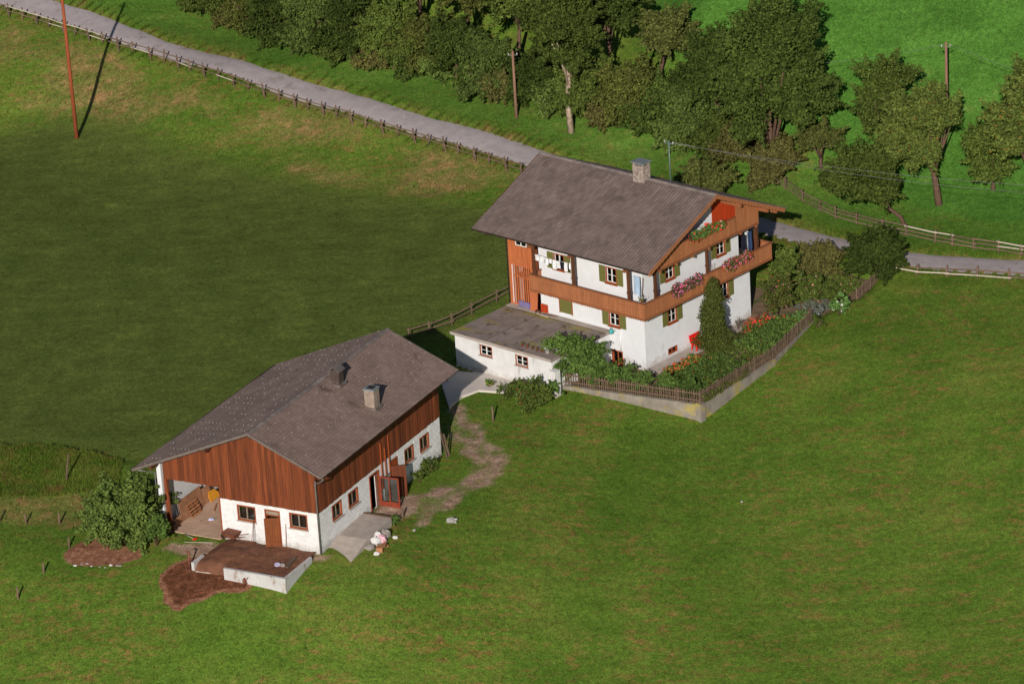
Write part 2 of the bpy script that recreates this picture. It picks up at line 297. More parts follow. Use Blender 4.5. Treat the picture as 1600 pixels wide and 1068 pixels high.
def grass_mat(name, blade=False):
    m = bpy.data.materials.new(name); m.use_nodes = True; t = m.node_tree; N = t.nodes; L = t.links; b = N['Principled BSDF']
    b.inputs['Roughness'].default_value = .9; b.inputs['Specular IOR Level'].default_value = .03
    at = N.new('ShaderNodeVertexColor'); at.layer_name = 'cover'; sp = N.new('ShaderNodeSeparateColor'); L.new(at.outputs[0], sp.inputs[0])
    geo = N.new('ShaderNodeNewGeometry'); pos = geo.outputs['Position']
    def noise(s, d=4, r=.65, st=None):
        n = N.new('ShaderNodeTexNoise'); n.inputs['Scale'].default_value = s; n.inputs['Detail'].default_value = d; n.inputs['Roughness'].default_value = r
        if st: mp = N.new('ShaderNodeMapping'); mp.inputs['Scale'].default_value = st; L.new(pos, mp.inputs[0]); L.new(mp.outputs[0], n.inputs[0])
        else: L.new(pos, n.inputs[0])
        return n.outputs[0]
    def ramp(src, stops):
        r = N.new('ShaderNodeValToRGB'); e = r.color_ramp.elements
        while len(e) < len(stops): e.new(.5)
        for k, (p, c) in enumerate(stops): e[k].position = p; e[k].color = (*c, 1)
        L.new(src, r.inputs[0]); return r.outputs[0]
    def mix(f, a, c, bt='MIX'):
        mx = N.new('ShaderNodeMix'); mx.data_type = 'RGBA'; mx.blend_type = bt
        if isinstance(f, float): mx.inputs[0].default_value = f
        else: L.new(f, mx.inputs[0])
        for i, q in ((6, a), (7, c)):
            if isinstance(q, tuple): mx.inputs[i].default_value = (*q, 1)
            else: L.new(q, mx.inputs[i])
        return mx.outputs[2]
    big = noise(.13, 6, .7); mid = noise(.9, 5, .7); fine = noise(9., 4, .75)
    meadow = ramp(big, [(.36, (.077,.146,.017)), (.52, (.102,.174,.022)), (.66, (.138,.188,.030))])
    field = ramp(noise(.35, 7, .75), [(.34, (.080,.110,.022)), (.52, (.099,.128,.027)), (.66, (.120,.160,.033)), (.76, (.17,.21,.045))])
    lush = ramp(noise(.3, 5), [(.35, (.055,.140,.020)), (.6, (.075,.180,.027)), (.72, (.12,.20,.04))])
    dry = ramp(mid, [(.34, (.13,.160,.034)), (.5, (.21,.175,.055)), (.66, (.33,.195,.085))])
    earth = ramp(noise(1.6, 6, .75), [(.3, (.22,.130,.090)), (.5, (.34,.225,.160)), (.7, (.44,.32,.245))])
    muck = ramp(noise(2.2, 6, .75), [(.3, (.07,.028,.016)), (.5, (.135,.054,.028)), (.7, (.23,.095,.05))])
    def thr(src, lo, hi, amt=.45):               # ragged edge: weight + noise
        a = N.new('ShaderNodeMath'); a.operation = 'MULTIPLY_ADD'; L.new(mid, a.inputs[0]); a.inputs[1].default_value = amt; L.new(src, a.inputs[2])
        r = N.new('ShaderNodeMapRange'); r.inputs[1].default_value = lo+amt*.5; r.inputs[2].default_value = hi+amt*.5; L.new(a.outputs[0], r.inputs[0]); return r.outputs[0]
    c = meadow
    fk = noise(1.5, 7, .85, (.6,1.2,1)); fr_ = N.new('ShaderNodeMapRange'); fr_.inputs[1].default_value = .50; fr_.inputs[2].default_value = .60; fr_.inputs[4].default_value = .62; L.new(fk, fr_.inputs[0])
    fa = N.new('ShaderNodeMath'); fa.operation = 'MULTIPLY'; L.new(fr_.outputs[0], fa.inputs[0]); gq = N.new('ShaderNodeMapRange'); gq.inputs[1].default_value = .36; gq.inputs[2].default_value = .58; L.new(noise(.16, 3), gq.inputs[0]); L.new(gq.outputs[0], fa.inputs[1])
    c = mix(fa.outputs[0], c, (.30,.135,.060))
    c = mix(thr(sp.outputs[1], .35, 1.0, .7), c, dry)
    c = mix(thr(at.outputs[1], .2, .8, .2), c, lush)
    c = mix(thr(sp.outputs[0], .1, .9, .25), c, field)
    if not blade:
        c = mix(thr(sp.outputs[2], .06, .44, .30), c, earth)
        mk = N.new('ShaderNodeVertexColor'); mk.layer_name = 'muck'; sm = N.new('ShaderNodeSeparateColor'); L.new(mk.outputs[0], sm.inputs[0])
        c = mix(thr(sm.outputs[0], .25, .42, .35), c, mix(thr(sm.outputs[0], .70, .88, .2), ramp(noise(2.4, 6, .8), [(.3, (.15,.062,.034)), (.5, (.25,.115,.068)), (.7, (.36,.19,.12))]), muck))
    mr = N.new('ShaderNodeMapRange'); mr.inputs[1].default_value = .3; mr.inputs[2].default_value = .7; mr.inputs[3].default_value = .45; mr.inputs[4].default_value = 1.55; L.new(fine, mr.inputs[0])
    c = mix(1.0, c, mr.outputs[0], 'MULTIPLY')
    md = N.new('ShaderNodeMapRange'); md.inputs[1].default_value = .35; md.inputs[2].default_value = .65; md.inputs[3].default_value = .72; md.inputs[4].default_value = 1.28; L.new(noise(2.6, 5, .8), md.inputs[0]); c = mix(1.0, c, md.outputs[0], 'MULTIPLY')
    st_ = N.new('ShaderNodeMapRange'); st_.inputs[1].default_value = .35; st_.inputs[2].default_value = .65; st_.inputs[3].default_value = .91; st_.inputs[4].default_value = 1.09; L.new(noise(.5, 3, .6, (.35,1.6,1)), st_.inputs[0]); c = mix(1.0, c, st_.outputs[0], 'MULTIPLY')
    if blade:
        mr2 = N.new('ShaderNodeMapRange'); mr2.inputs[3].default_value = .75; mr2.inputs[4].default_value = 1.35; L.new(geo.outputs['Random Per Island'], mr2.inputs[0]); c = mix(1.0, c, mr2.outputs[0], 'MULTIPLY')
    L.new(c, b.inputs['Base Color'])
    if blade:
        tr = N.new('ShaderNodeBsdfTranslucent'); L.new(c, tr.inputs[0]); ms = N.new('ShaderNodeMixShader'); ms.inputs[0].default_value = .3
        L.new(b.outputs[0], ms.inputs[1]); L.new(tr.outputs[0], ms.inputs[2]); L.new(ms.outputs[0], N['Material Output'].inputs[0])
    else:
        ad = N.new('ShaderNodeMath'); ad.operation = 'MULTIPLY_ADD'; L.new(noise(4., 5, .8), ad.inputs[0]); ad.inputs[1].default_value = 1.0; L.new(mid, ad.inputs[2])
        bp = N.new('ShaderNodeBump'); bp.inputs['Strength'].default_value = .55; bp.inputs['Distance'].default_value = .10; L.new(ad.outputs[0], bp.inputs['Height']); L.new(bp.outputs[0], b.inputs['Normal'])
    return m
GRASS = grass_mat('grass_ground'); BLADE = grass_mat('grass_blades', True)
def set_cover(me, C):
    a = me.color_attributes.new('cover', 'FLOAT_COLOR', 'POINT'); a.data.foreach_set('color', np.ascontiguousarray(C, np.float32).ravel())
gx = np.concatenate([[-2500,-1200,-600,-300,-180,-120,-90,-70], np.arange(-56, 56.1, .4), [70,90,120,180,300,600,1200,2500]])
gy = np.concatenate([[-800,-400,-240,-160,-110,-80], np.arange(-62, 112, .42), [120,130,150,180,240,400,800,1500,3000]])
XX, YY = np.meshgrid(gx, gy); ZZ = hfull(XX, YY)
nr, nc = XX.shape; idx = np.arange(nr*nc).reshape(nr, nc)
FQ = np.stack([idx[:-1, :-1], idx[:-1, 1:], idx[1:, 1:], idx[1:, :-1]], -1).reshape(-1, 4)
gm = np_mesh('ground', np.stack([XX, YY, ZZ], -1).reshape(-1, 3), FQ, GRASS, True)
set_cover(gm, cover(XX, YY).reshape(-1, 4))
mw = np.repeat(muck_w(XX, YY).reshape(-1, 1), 4, 1); a_ = gm.color_attributes.new('muck', 'FLOAT_COLOR', 'POINT'); a_.data.foreach_set('color', np.ascontiguousarray(mw).ravel())
ground_o = inst('ground', gm); tag(ground_o, 'sloping green meadow, dark mown field and dirt track around the farm', 'ground', kind='structure')
# road
asphalt = mat('asphalt', srgb(178,168,168,.92), srgb(152,142,142,.9), rough=.9, scale=1.2, var=.3, bump=.25, bscale=40, rand=0, stain=[(srgb(138,126,118,.8), .5, .58, (1,1,1)), (srgb(120,108,100,.7), 2.5, .64, (1,1,1))])
V = []; Fq = []
for i, p in enumerate(ROAD):
    d = ROAD[min(i+1, len(ROAD)-1)]-ROAD[max(i-1, 0)]; d /= np.linalg.norm(d); nrm = np.array([-d[1], d[0]])
    for k in range(7):
        a = (k/6*2-1)*(ROADW+ (rnd.uniform(-.08,.08) if k in (0,6) else 0)); q = p+nrm*a; zc = float(h0(q[0], q[1]))
        V.append((q[0], q[1], zc-.02-(.06 if k in (0,6) else 0)))
for i in range(len(ROAD)-1):
    for k in range(6): a = i*7+k; Fq.append((a, a+7, a+8, a+1))
road_o = inst('road', np_mesh('road', np.array(V), np.array(Fq)[:, ::-1], asphalt, True)); tag(road_o, 'narrow grey asphalt lane running behind the farmhouse', 'road', kind='structure')
# ------------------------------------------------------------------ building materials
plaster = mat('white_plaster', (.70,.71,.73), (.60,.61,.62), rough=.92, scale=1.4, var=.35, bump=.35, bscale=9, rand=0, splash=.3, stain=[((.52,.50,.48), .9, .62, (1,1,.35)), ((.42,.36,.31), 3.5, .70, (1,1,.5))])
plaster_old = mat('old_whitewash', (.74,.74,.74), (.56,.55,.53), rough=.92, scale=1.6, var=.3, bump=.3, bscale=12, rand=0, splash=.35, stain=[((.42,.39,.36), 1.2, .60, (1,1,.22)), ((.30,.24,.19), 3.0, .68, (1.5,1.5,.4))])
block_white = mat('whitewashed_block', (.78,.78,.78), (.66,.65,.64), rough=.9, scale=2.5, var=.3, bump=.3, rand=.06, splash=.45, island=.06, stain=[((.44,.41,.38), 1.5, .68, (1,1,1))])
wood_o = mat('varnished_wood', srgb(184,120,80,.82), srgb(156,96,62,.78), rough=.6, scale=2.0, var=.3, bump=.15, stretch=(6,6,.6), rand=.10, island=.08)
wood_h = mat('varnished_beam', srgb(170,108,72,.78), srgb(134,80,52,.72), rough=.6, scale=2.0, var=.3, bump=.15, stretch=(.8,4,4), rand=.12)
wood_s = mat('orange_boards', srgb(204,120,74,.86), srgb(172,92,56,.8), rough=.6, scale=2.0, var=.3, bump=.12, stretch=(5,5,.5), rand=.12)
wood_red = mat('red_orange_panel', srgb(196,72,30,.9), srgb(160,55,24,.8), rough=.6, scale=2.0, var=.3, bump=.1, stretch=(5,5,.5), rand=.08)
post_m = mat('dark_post_wood', srgb(120,72,44,.75), srgb(78,48,32,.7), rough=.7, scale=2.0, var=.3, stretch=(5,5,.5), rand=.12)
shutter_m = mat('olive_shutter', srgb(126,124,66,.8), srgb(104,104,54,.8), rough=.55, scale=3, var=.3, bump=.05, stretch=(1,1,6), rand=.10)
frame_m = mat('red_brown_frame', srgb(168,84,42,.85), srgb(136,62,32,.8), rough=.55, scale=4, bump=.05, rand=.08)
sash_m = mat('white_sash', (.72,.71,.68), (.62,.61,.58), rough=.5, scale=4, bump=.03, rand=.04)
curtain_m = mat('curtain', (.74,.73,.70), (.60,.59,.56), rough=.9, scale=3, stretch=(6,1,1), bump=.05, rand=.06)
shade_m = mat('room_shade', (.022,.018,.016), (.015,.013,.012), rough=1, bump=0, rand=0)  # near-black tone puts the shade of closed rooms and flue into the colour
tile_m = mat('weathered_tile', srgb(132,115,109,.86), srgb(104,89,84,.78), rough=.85, scale=.8, var=.3, bump=.25, bscale=20, rand=0, island=.16, stain=[(srgb(150,138,128,.75), 1.1, .66, (1,1,1)), (srgb(92,80,66,.7), .45, .62, (1,1,1))])
slate_m = mat('fibre_slate', srgb(142,121,111,1.0), srgb(120,100,92,.95), rough=.75, scale=.6, var=.3, bump=.15, bscale=20, rand=0, island=.11, stain=[(srgb(100,84,74,.8), .5, .60, (1,1,1)), (srgb(158,146,140,.9), 1.6, .66, (1,1,1))])
ridge_m = mat('ridge_cap', srgb(150,138,132,.75), srgb(108,96,92,.7), rough=.85, scale=2, bump=.2, rand=0, island=.15)
metal_d = mat('dark_gutter', srgb(84,70,64,.7), srgb(60,50,46,.6), rough=.5, scale=3, bump=.05, metallic=.3, rand=0)
metal_l = mat('zinc_pipe', srgb(165,160,158,.7), srgb(125,118,116,.7), rough=.45, scale=3, bump=.05, metallic=.4, rand=.05)
stone_m = mat('chimney_masonry', srgb(190,176,166,.9), srgb(116,96,86,.8), rough=.9, scale=5, var=.2, bump=.6, bscale=14, rand=.1)
slab_m = mat('slate_slab', srgb(150,158,160,.7), srgb(120,126,128,.7), rough=.6, scale=3, bump=.1, rand=.05)
conc = mat('weathered_concrete', srgb(190,178,168,.92), srgb(156,142,132,.86), rough=.92, scale=1.2, var=.3, bump=.3, bscale=14, rand=.04, stain=[(srgb(128,108,86,.8), .9, .64, (1,1,1)), (srgb(90,76,64,.55), 3.0, .68, (1,1,1))])
conc_moss = mat('mossy_concrete', srgb(158,144,136,.9), srgb(122,108,102,.85), rough=.92, scale=1.0, var=.3, bump=.3, bscale=10, rand=.03, stain=[(srgb(150,138,66,.85), .45, .53, (.6,1.6,1)), (srgb(84,68,56,.7), 1.4, .56, (1,1,1))])
conc_yel = mat('lichen_concrete', srgb(172,162,150,.74), srgb(128,118,108,.68), rough=.92, scale=1.5, var=.3, bump=.4, bscale=10, rand=.06, stain=[(srgb(184,164,56,.85), .45, .53, (1,1,1)), (srgb(92,84,70,.6), 1.8, .62, (1,1,1))])
old_wood = mat('grey_wood', srgb(142,118,98,.72), srgb(96,76,62,.68), rough=.9, scale=2.5, var=.3, bump=.3, stretch=(4,4,.6), rand=.22)
barn_w = mat('barn_board', srgb(150,78,42,.78), srgb(92,46,26,.68), rough=.75, scale=1.6, var=.26, bump=.25, stretch=(7,7,.35), rand=.30, stain=[((.05,.022,.012), 1.2, .64, (5,5,.3))])
barn_door_m = mat('barn_door_wood', srgb(158,90,46,.72), srgb(108,56,28,.65), rough=.75, scale=2, var=.3, stretch=(6,6,.5), rand=.2)

def hole_wall(a0, a1, z0, z1, holes, th=.35):
    """wall in local X/Z, outer face y=0, openings (x0,x1,z0,z1) with reveals"""
    b = MB(); xs = sorted({a0, a1, *[c for h in holes for c in h[:2]]}); zs = sorted({z0, z1, *[c for h in holes for c in h[2:]]})
    inh = lambda x, z: any(h[0] < x < h[1] and h[2] < z < h[3] for h in holes)
    for i in range(len(xs)-1):
        for j in range(len(zs)-1):
            if inh((xs[i]+xs[i+1])/2, (zs[j]+zs[j+1])/2): continue
            x, X, z, Z = xs[i], xs[i+1], zs[j], zs[j+1]
            b.add([(x,0,z),(X,0,z),(X,0,Z),(x,0,Z)], [(0,1,2,3)]); b.add([(x,th,z),(X,th,z),(X,th,Z),(x,th,Z)], [(3,2,1,0)])
    for x, X, z, Z in holes:
        b.add([(x,0,z),(x,th,z),(x,th,Z),(x,0,Z)], [(3,2,1,0)]); b.add([(X,0,z),(X,th,z),(X,th,Z),(X,0,Z)], [(0,1,2,3)])
        b.add([(x,0,z),(X,0,z),(X,th,z),(x,th,z)], [(3,2,1,0)]); b.add([(x,0,Z),(X,0,Z),(X,th,Z),(x,th,Z)], [(0,1,2,3)])
    for x in (a0, a1): b.add([(x,0,z0),(x,th,z0),(x,th,z1),(x,0,z1)], [(0,1,2,3)])
    b.add([(a0,0,z1),(a1,0,z1),(a1,th,z1),(a0,th,z1)], [(0,1,2,3)])
    return b
WT = {}
def window(parent, loc, rz, wd, ht, key, fm, sm, mull=1, trans=0, shutters=None, curtains=True, sill=None, casing=.07):
    """window part with sub-parts; local X along wall, -Y outward, origin at bottom centre"""
    k = (key, wd, ht)
    if k in WT:
        o = copy_tree(WT[k], parent); o.location = loc; o.rotation_euler = (0,0,rz); return o
    b = MB(); w2 = wd/2; c = casing
    b.box(-w2, -w2+c, -.03, .13, 0, ht); b.box(w2-c, w2, -.03, .13, 0, ht); b.box(-w2+c, w2-c, -.028, .13, ht-c, ht); b.box(-w2+c, w2-c, -.028, .13, 0, c)
    o = b.build('window', fm, parent, loc, rz); WT[k] = o
    s = MB(); x0, x1, z0, z1 = -w2+c, w2-c, c, ht-c; t = .034; y0, y1 = .05, .10
    n = mull+1; pw = (x1-x0)/n
    for i in range(n):
        a, e = x0+i*pw+.003, x0+(i+1)*pw-.003
        s.box(a, a+t, y0, y1, z0, z1); s.box(e-t, e, y0, y1, z0, z1); s.box(a+t, e-t, y0, y1, z0, z0+t); s.box(a+t, e-t, y0, y1, z1-t, z1)
        for j in range(trans): zz = z0+(z1-z0)*(j+1)/(trans+1); s.box(a+t, e-t, y0+.005, y1-.005, zz-.014, zz+.014)
    s.build('sash', sm, o)
    for i in range(n):
        for j in range(trans+1):
            a, e = x0+i*pw+t, x0+(i+1)*pw-t; zz0 = z0+(z1-z0)*j/(trans+1)+.02; zz1 = z0+(z1-z0)*(j+1)/(trans+1)-.02
            MB().box(a, e, .070, .076, zz0, zz1).build('pane', MATS['glass'], o)
    if curtains:
        for sgn in (-1, 1):
            V = []; N = 9; e0 = sgn*(w2-c); e1 = sgn*(w2-c-wd*.42)
            for q in range(N+1): x = e0+(e1-e0)*q/N; y = .20+.025*math.sin(q*2.3); V += [(x, y, c), (x, y, ht-c)]
            MB().add(V, [(2*q, 2*q+2, 2*q+3, 2*q+1) for q in range(N)]).build('curtain', curtain_m, o)
    if shutters:
        sw = shutters
        for sgn in (-1, 1):
            xa = sgn*(w2+.02); xb = sgn*(w2+.02+sw); xl, xr = min(xa, xb), max(xa, xb); sb = MB()
            nb = 4
            for q in range(nb): sb.box(xl+(xr-xl)*q/nb+.004, xl+(xr-xl)*(q+1)/nb-.004, -.055, -.02, -.02, ht+.02)
            sb.box(xl+.02, xr-.02, -.075, -.052, .12, .20); sb.box(xl+.02, xr-.02, -.075, -.052, ht-.22, ht-.14)
            sb.build('shutter', shutter_m, o)
    if sill: MB().box(-w2-.06, w2+.06, -.11, .02, -.07, 0).build('sill', sill, o)
    return o
def leaves(blobs, dens, size, seed=0, inner=.25, droop=0.0, aspect=.62):
    """leaf quads spread on and inside ellipsoid blobs -> V, F"""
    r = np.random.default_rng(seed); P = []; Nn = []
    for (cx, cy, cz), (rx, ry, rz) in blobs:
        n = int(dens*4*math.pi*((rx*ry)**1.6/3+(rx*rz)**1.6/3+(ry*rz)**1.6/3)**(1/1.6)+r.random())
        if n == 0: continue
        d = r.normal(size=(n, 3)); d /= np.linalg.norm(d, axis=1)[:, None]
        rad = np.where(r.random(n) < inner, r.uniform(.35, .85, n), r.uniform(.82, 1.1, n))[:, None]
        P.append(np.array([cx, cy, cz])+d*rad*np.array([rx, ry, rz])); Nn.append(d/np.array([rx, ry, rz]))
    P = np.concatenate(P); Nn = np.concatenate(Nn); Nn /= np.linalg.norm(Nn, axis=1)[:, None]
    Nn = Nn*.9+r.normal(size=P.shape)*.55+np.array([0, 0, .35]); Nn /= np.linalg.norm(Nn, axis=1)[:, None]
    T = np.cross(Nn, r.normal(size=P.shape)); T /= np.linalg.norm(T, axis=1)[:, None]; T[:, 2] -= droop; B = np.cross(Nn, T)
    s = (size*r.uniform(.6, 1.35, len(P)))[:, None]
    V = np.stack([P-T*s, P+B*s*aspect+Nn*s*.12, P+T*s, P-B*s*aspect+Nn*s*.12], 1).reshape(-1, 3)
    return V, np.arange(len(V)).reshape(-1, 4)
def cloud(name, blobs, dens, size, m, parent=None, seed=0, loc=(0,0,0), rz=0, **k):
    V, F_ = leaves(blobs, dens, size, seed, **k); o = inst(name, np_mesh(name, V, F_, m), parent, loc, (0,0,rz)); return o
def tiles(org, ax, dn, nrm, la, ls, tw, tl, prof, lift, jit, seed, m, name, parent, diag=False):
    """rows of overlapping tiles; ax along the eave, dn down the slope; prof (fraction, height) across one tile"""
    r = np.random.default_rng(seed); org, ax, dn, nrm = [np.array(t, float) for t in (org, ax, dn, nrm)]
    nc = int(round(la/tw)); nr_ = int(round(ls/tl)); tw = la/nc; tl = ls/nr_; V = []; Fc = []; k = len(prof)
    for j in range(nr_):
        off = .5*tw if (diag and j % 2) else 0
        for i in range(nc+(1 if off else 0)):
            a0 = i*tw-off; s1 = (j+1)*tl+.03+r.uniform(-jit, jit)*.6; s0 = j*tl-.04; dz = r.uniform(-jit, jit)*.4+.05*float(n2(a0, s1, 1.7, seed)); tilt = r.uniform(-jit, jit)*.4; b = len(V)
            for fr, hh in prof:
                aa = min(max(a0+fr*tw, 0), la)
                V.append(org+ax*aa+dn*s0+nrm*(hh+.002))
            for fr, hh in prof:
                aa = min(max(a0+fr*tw, 0), la)
                V.append(org+ax*aa+dn*s1+nrm*(hh+lift+dz+tilt*(fr-.5)))
            for fr, hh in prof:
                aa = min(max(a0+fr*tw, 0), la)
                V.append(org+ax*aa+dn*s1+nrm*(-.01))
            for q in range(k-1): Fc += [(b+q, b+k+q, b+k+q+1, b+q+1), (b+k+q, b+2*k+q, b+2*k+q+1, b+k+q+1)]
            Fc += [(b, b+k, b+2*k, b+2*k), (b+k-1, b+2*k-1, b+3*k-1, b+3*k-1)]
    V = np.array(V); Fc = [tuple(dict.fromkeys(f)) for f in Fc]
    me = bpy.data.meshes.new(name); me.from_pydata(V.tolist(), [], Fc); me.materials.append(m); me.update()
    return tag(inst(name, me, parent), kind='stuff')
# ------------------------------------------------------------------ farmhouse
W, LH = 11.25, 11.83
house = empty('farmhouse', (0,0,0), HYAW, 'large white farmhouse with flower balconies and brown gabled roof', 'house')
rt = .4426                                             # roof slope
def z_under(v): return 7.52+rt*((v+1.56) if v < W/2 else (W+1.56-v))
winL = [(-7.27, 5.47), (-2.68, 5.47), (-2.6, 2.42)]      # left wall windows with shutters (u, z)
winF = [(2.80, 5.42), (8.21, 5.40), (2.88, 2.32), (8.4, 2.22)]
ww, wh = .96, 1.14
HL = [(u-ww/2, u+ww/2, z, z+wh) for u, z in winL]+[(-7.4,-6.33,2.4,3.62), (-2.95,-2.0,-.25,.72)]
hole_wall(-9.1, -.003, -1.0, 7.95, HL).build('wall', plaster, house)
HFr = [(v-ww/2, v+ww/2, z, z+wh) for v, z in winF]+[(10.15,11.0,4.22,6.25), (2.3,3.25,.15,.58)]
fw = hole_wall(.003, W-.003, -1.0, 7.1, HFr)
fw.prism([(.003,7.1),(W-.003,7.1),(W-.003,z_under(W)-.02),(W/2,z_under(W/2)-.02),(.003,z_under(0)-.02)], lambda a, b, d: (a, d, b), 0, .35)
fw.build('wall', plaster, house, rz=math.pi/2)
MB().box(-LH+.36, 0-.36, W-.35, W, -1, 7.95).build('wall', plaster, house)
b = MB(); b.prism([(0.,-1.),(W,-1.),(W,z_under(W)-.02),(W/2,z_under(W/2)-.02),(0.,z_under(0)-.02)], lambda a, c, d: (d, a, c), -LH, -LH+.35); b.build('wall', plaster, house)
# stair recess behind the slatted screen
MB().box(-LH+.36, -9.1, 1.25, 1.4, -.5, 8.2).build('wall', barn_w, house)  # darker wood paints in the recess shade seen between the slats
MB().box(-9.16, -9.0, .352, 1.25, -.5, 8.2).build('wall', wood_s, house)
MB().box(-LH+.36, -9.1, 0.02, 1.25, 4.1, 4.22).build('landing', wood_h, house)
for u, z in winL: window(house, (u, 0, z), 0, ww, wh, 'house', frame_m, sash_m, 1, 1, shutters=.53, sill=frame_m)
for v, z in winF: window(house, (0, v, z), math.pi/2, ww, wh, 'house', frame_m, sash_m, 1, 1, shutters=.53, sill=frame_m)
# closed olive shutter window, basement openings, balcony door
b = MB(); 
for q in range(7): b.box(-.53+q*.152+.004, -.53+(q+1)*.152-.004, -.04, 0, 0, 1.2)
o = b.build('closed_shutter', shutter_m, house, (-6.865, 0.02, 2.41)); tag(o, 'closed olive green shutter over the terrace window')
b = MB().box(-.60,-.535,-.05,.1,-.05,1.28).box(.535,.60,-.05,.1,-.05,1.28).box(-.535,.535,-.05,.1,1.2,1.28); b.build('frame', frame_m, o)
window(house, (-2.475, 0, -.25), 0, .95, .97, 'cellar', frame_m, frame_m, 1, 0, curtains=False)
window(house, (0, 2.775, .15), math.pi/2, .95, .43, 'cellar2', frame_m, frame_m, 1, 0, curtains=False, casing=.05)
o = MB().box(-.42,.42,.2,.25,0,2.03).build('balcony_door', mat('dark_door', (.03,.02,.016), rough=.6), house, (0, 10.575, 4.22), math.pi/2)
MB().box(-.30,.30,.185,.2,.9,1.8).build('pane', MATS['glass'], o)
# slatted screen: solid upper boards, open slats below
scr = MB().box(-LH, -9.75, -.03, .05, 4.98, 5.08).box(-LH, -9.75, -.03, .05, 7.0, 7.1).box(-LH,-LH+.1,-.04,.06,2.05,7.4).box(-9.85,-9.75,-.04,.06,2.05,7.4).box(-LH+.1,-9.85,-.02,.04,2.1,2.2).build('slatted_screen', wood_s, house)
nb = 9
for i in range(nb):
    x = -LH+.1+i*(1.88/nb); 
    hi = 7.0 if i < 3 or i > 7 else 6.45
    MB().box(.004, 1.88/nb-.004, -.012, .02, 5.08, hi).build('board', wood_s, scr, (x, 0, 0))
ns = 11; sl = MB().box(-.048, .048, -.012, .018, 2.2, 4.98).mesh('slat', wood_s)
for i in range(ns): inst('slat', sl, scr, (-LH+.16+i*(1.76/(ns-1)), 0, 0))
o = MB().box(-.5,.5,-.02,.03,0,.05).box(-.5,-.45,-.02,.03,.05,.5).box(.45,.5,-.02,.03,.05,.5).box(-.02,.02,-.02,.03,.05,.5).box(-.5,.5,-.022,.032,.5,.55).build('stair_window', sash_m, house, (-10.65, 0.0, 6.46))
MB().box(-.45,.45,0,.01,.05,.5).build('pane', MATS['glass'], o)
# balcony
P_, Q_, LE, ZT = 1.17, 1.04, -8.92, 5.21
RB = -5.0                                              # return along the right wall
bal = MB().box(LE, 0, -P_+.03, -.002, 4.08, 4.2).box(.002, Q_-.03, -P_+.03, W+P_-.03, 4.081, 4.2).box(RB, 0, W+.002, W+P_-.03, 4.08, 4.2)
for u in np.arange(LE+.3, .3, 1.4): bal.box(u-.07, u+.07, -P_+.06, -.004, 3.9, 4.078)
for v in np.arange(.4, W, 1.55): bal.box(.004, Q_-.06, v-.07, v+.07, 3.9, 4.078)
bal = bal.build('balcony', wood_h, house)
def board_mesh(wd, z0, z1, notch, m=None):
    """balcony board with half-diamond notches in both edges so neighbours form cut-outs"""
    L_ = [(0, z0)]; e = []
    if notch:
        for zc in notch: e += [(.0, zc-.045), (.035, zc), (.0, zc+.045)]
    left = [(wd-.003, z0)]+[(wd-.003-x, z) for x, z in e]+[(wd-.003, z1)]; right = [(.003, z1)]+[(.003+x, z) for x, z in e[::-1]]+[(.003, z0)]
    return MB().prism(left+right, lambda a, c, d: (a, d, c), -.014, .014).mesh('board', m or wood_o)
bw = .235
bm_plain = board_mesh(bw, 4.02, 5.12, None); bm_cut = board_mesh(bw, 4.02, 5.12, [4.74, 4.88])
def parapet(p, q, parent, groups):
    p = np.array(p); q = np.array(q); d = q-p; L_ = np.hypot(*d); n = int(round(L_/bw)); st = L_/n; ang = math.atan2(d[1], d[0])
    for i in range(n):
        c = p+d*(i/n); s = (i+.5)/n*L_; cut = any(a < s < e for a, e in groups)
        inst('board', bm_cut if cut else bm_plain, parent, (c[0], c[1], rnd.uniform(-.006,.006)), (0, 0, ang), (st/bw, 1, 1))
parapet((LE, -P_), (Q_, -P_), bal, [(1.0,2.3),(4.2,5.6),(7.6,8.9)])
parapet((Q_, -P_), (Q_, W+P_), bal, [(1.2,2.4),(5.6,6.6),(9.8,11.)])
parapet((Q_, W+P_), (RB, W+P_), bal, [])
parapet((LE, -.02), (LE, -P_), bal, [])
hr = MB().box(LE-.05, Q_+.07, -P_-.07, -P_+.07, 5.122, ZT).box(Q_-.07, Q_+.07, -P_+.072, W+P_+.07, 5.121, ZT).box(RB, Q_-.072, W+P_-.07, W+P_+.07, 5.122, ZT).box(LE-.05, LE+.07, -P_+.072, -.01, 5.121, ZT-.003)
hr.build('handrail', wood_h, bal)
tr_ = MB().box(LE, Q_-.03, -P_-.045, -P_-.016, 4.0, 4.14).box(Q_+.016, Q_+.045, -P_-.045, W+P_, 4.0, 4.14)
for u in np.arange(LE+.05, Q_, .2): tr_.add([(u-.1,-P_-.03,4.0),(u+.1,-P_-.03,4.0),(u,-P_-.03,3.93)], [(0,1,2)])
for v in np.arange(-P_+.05, W+P_, .2): tr_.add([(Q_+.03,v-.1,4.0),(Q_+.03,v+.1,4.0),(Q_+.03,v,3.93)], [(0,1,2)])
tr_.build('trim', wood_h, bal)
# posts
for u, v, z1 in [(-8.6,-1.05,7.45),(-5.12,-1.05,7.45),(-.3,-1.05,7.45),(.93,.2,7.0),(.93,5.63,7.0),(.93,10.97,7.0),(-4.6,W+1.0,7.4),(-.2,W+1.0,7.4)]:
    MB().box(-.085,.085,-.085,.085,4.2,z1).box(-.11,.11,-.11,.11,5.6,5.75).build('post', post_m, house, (u, v, 0))
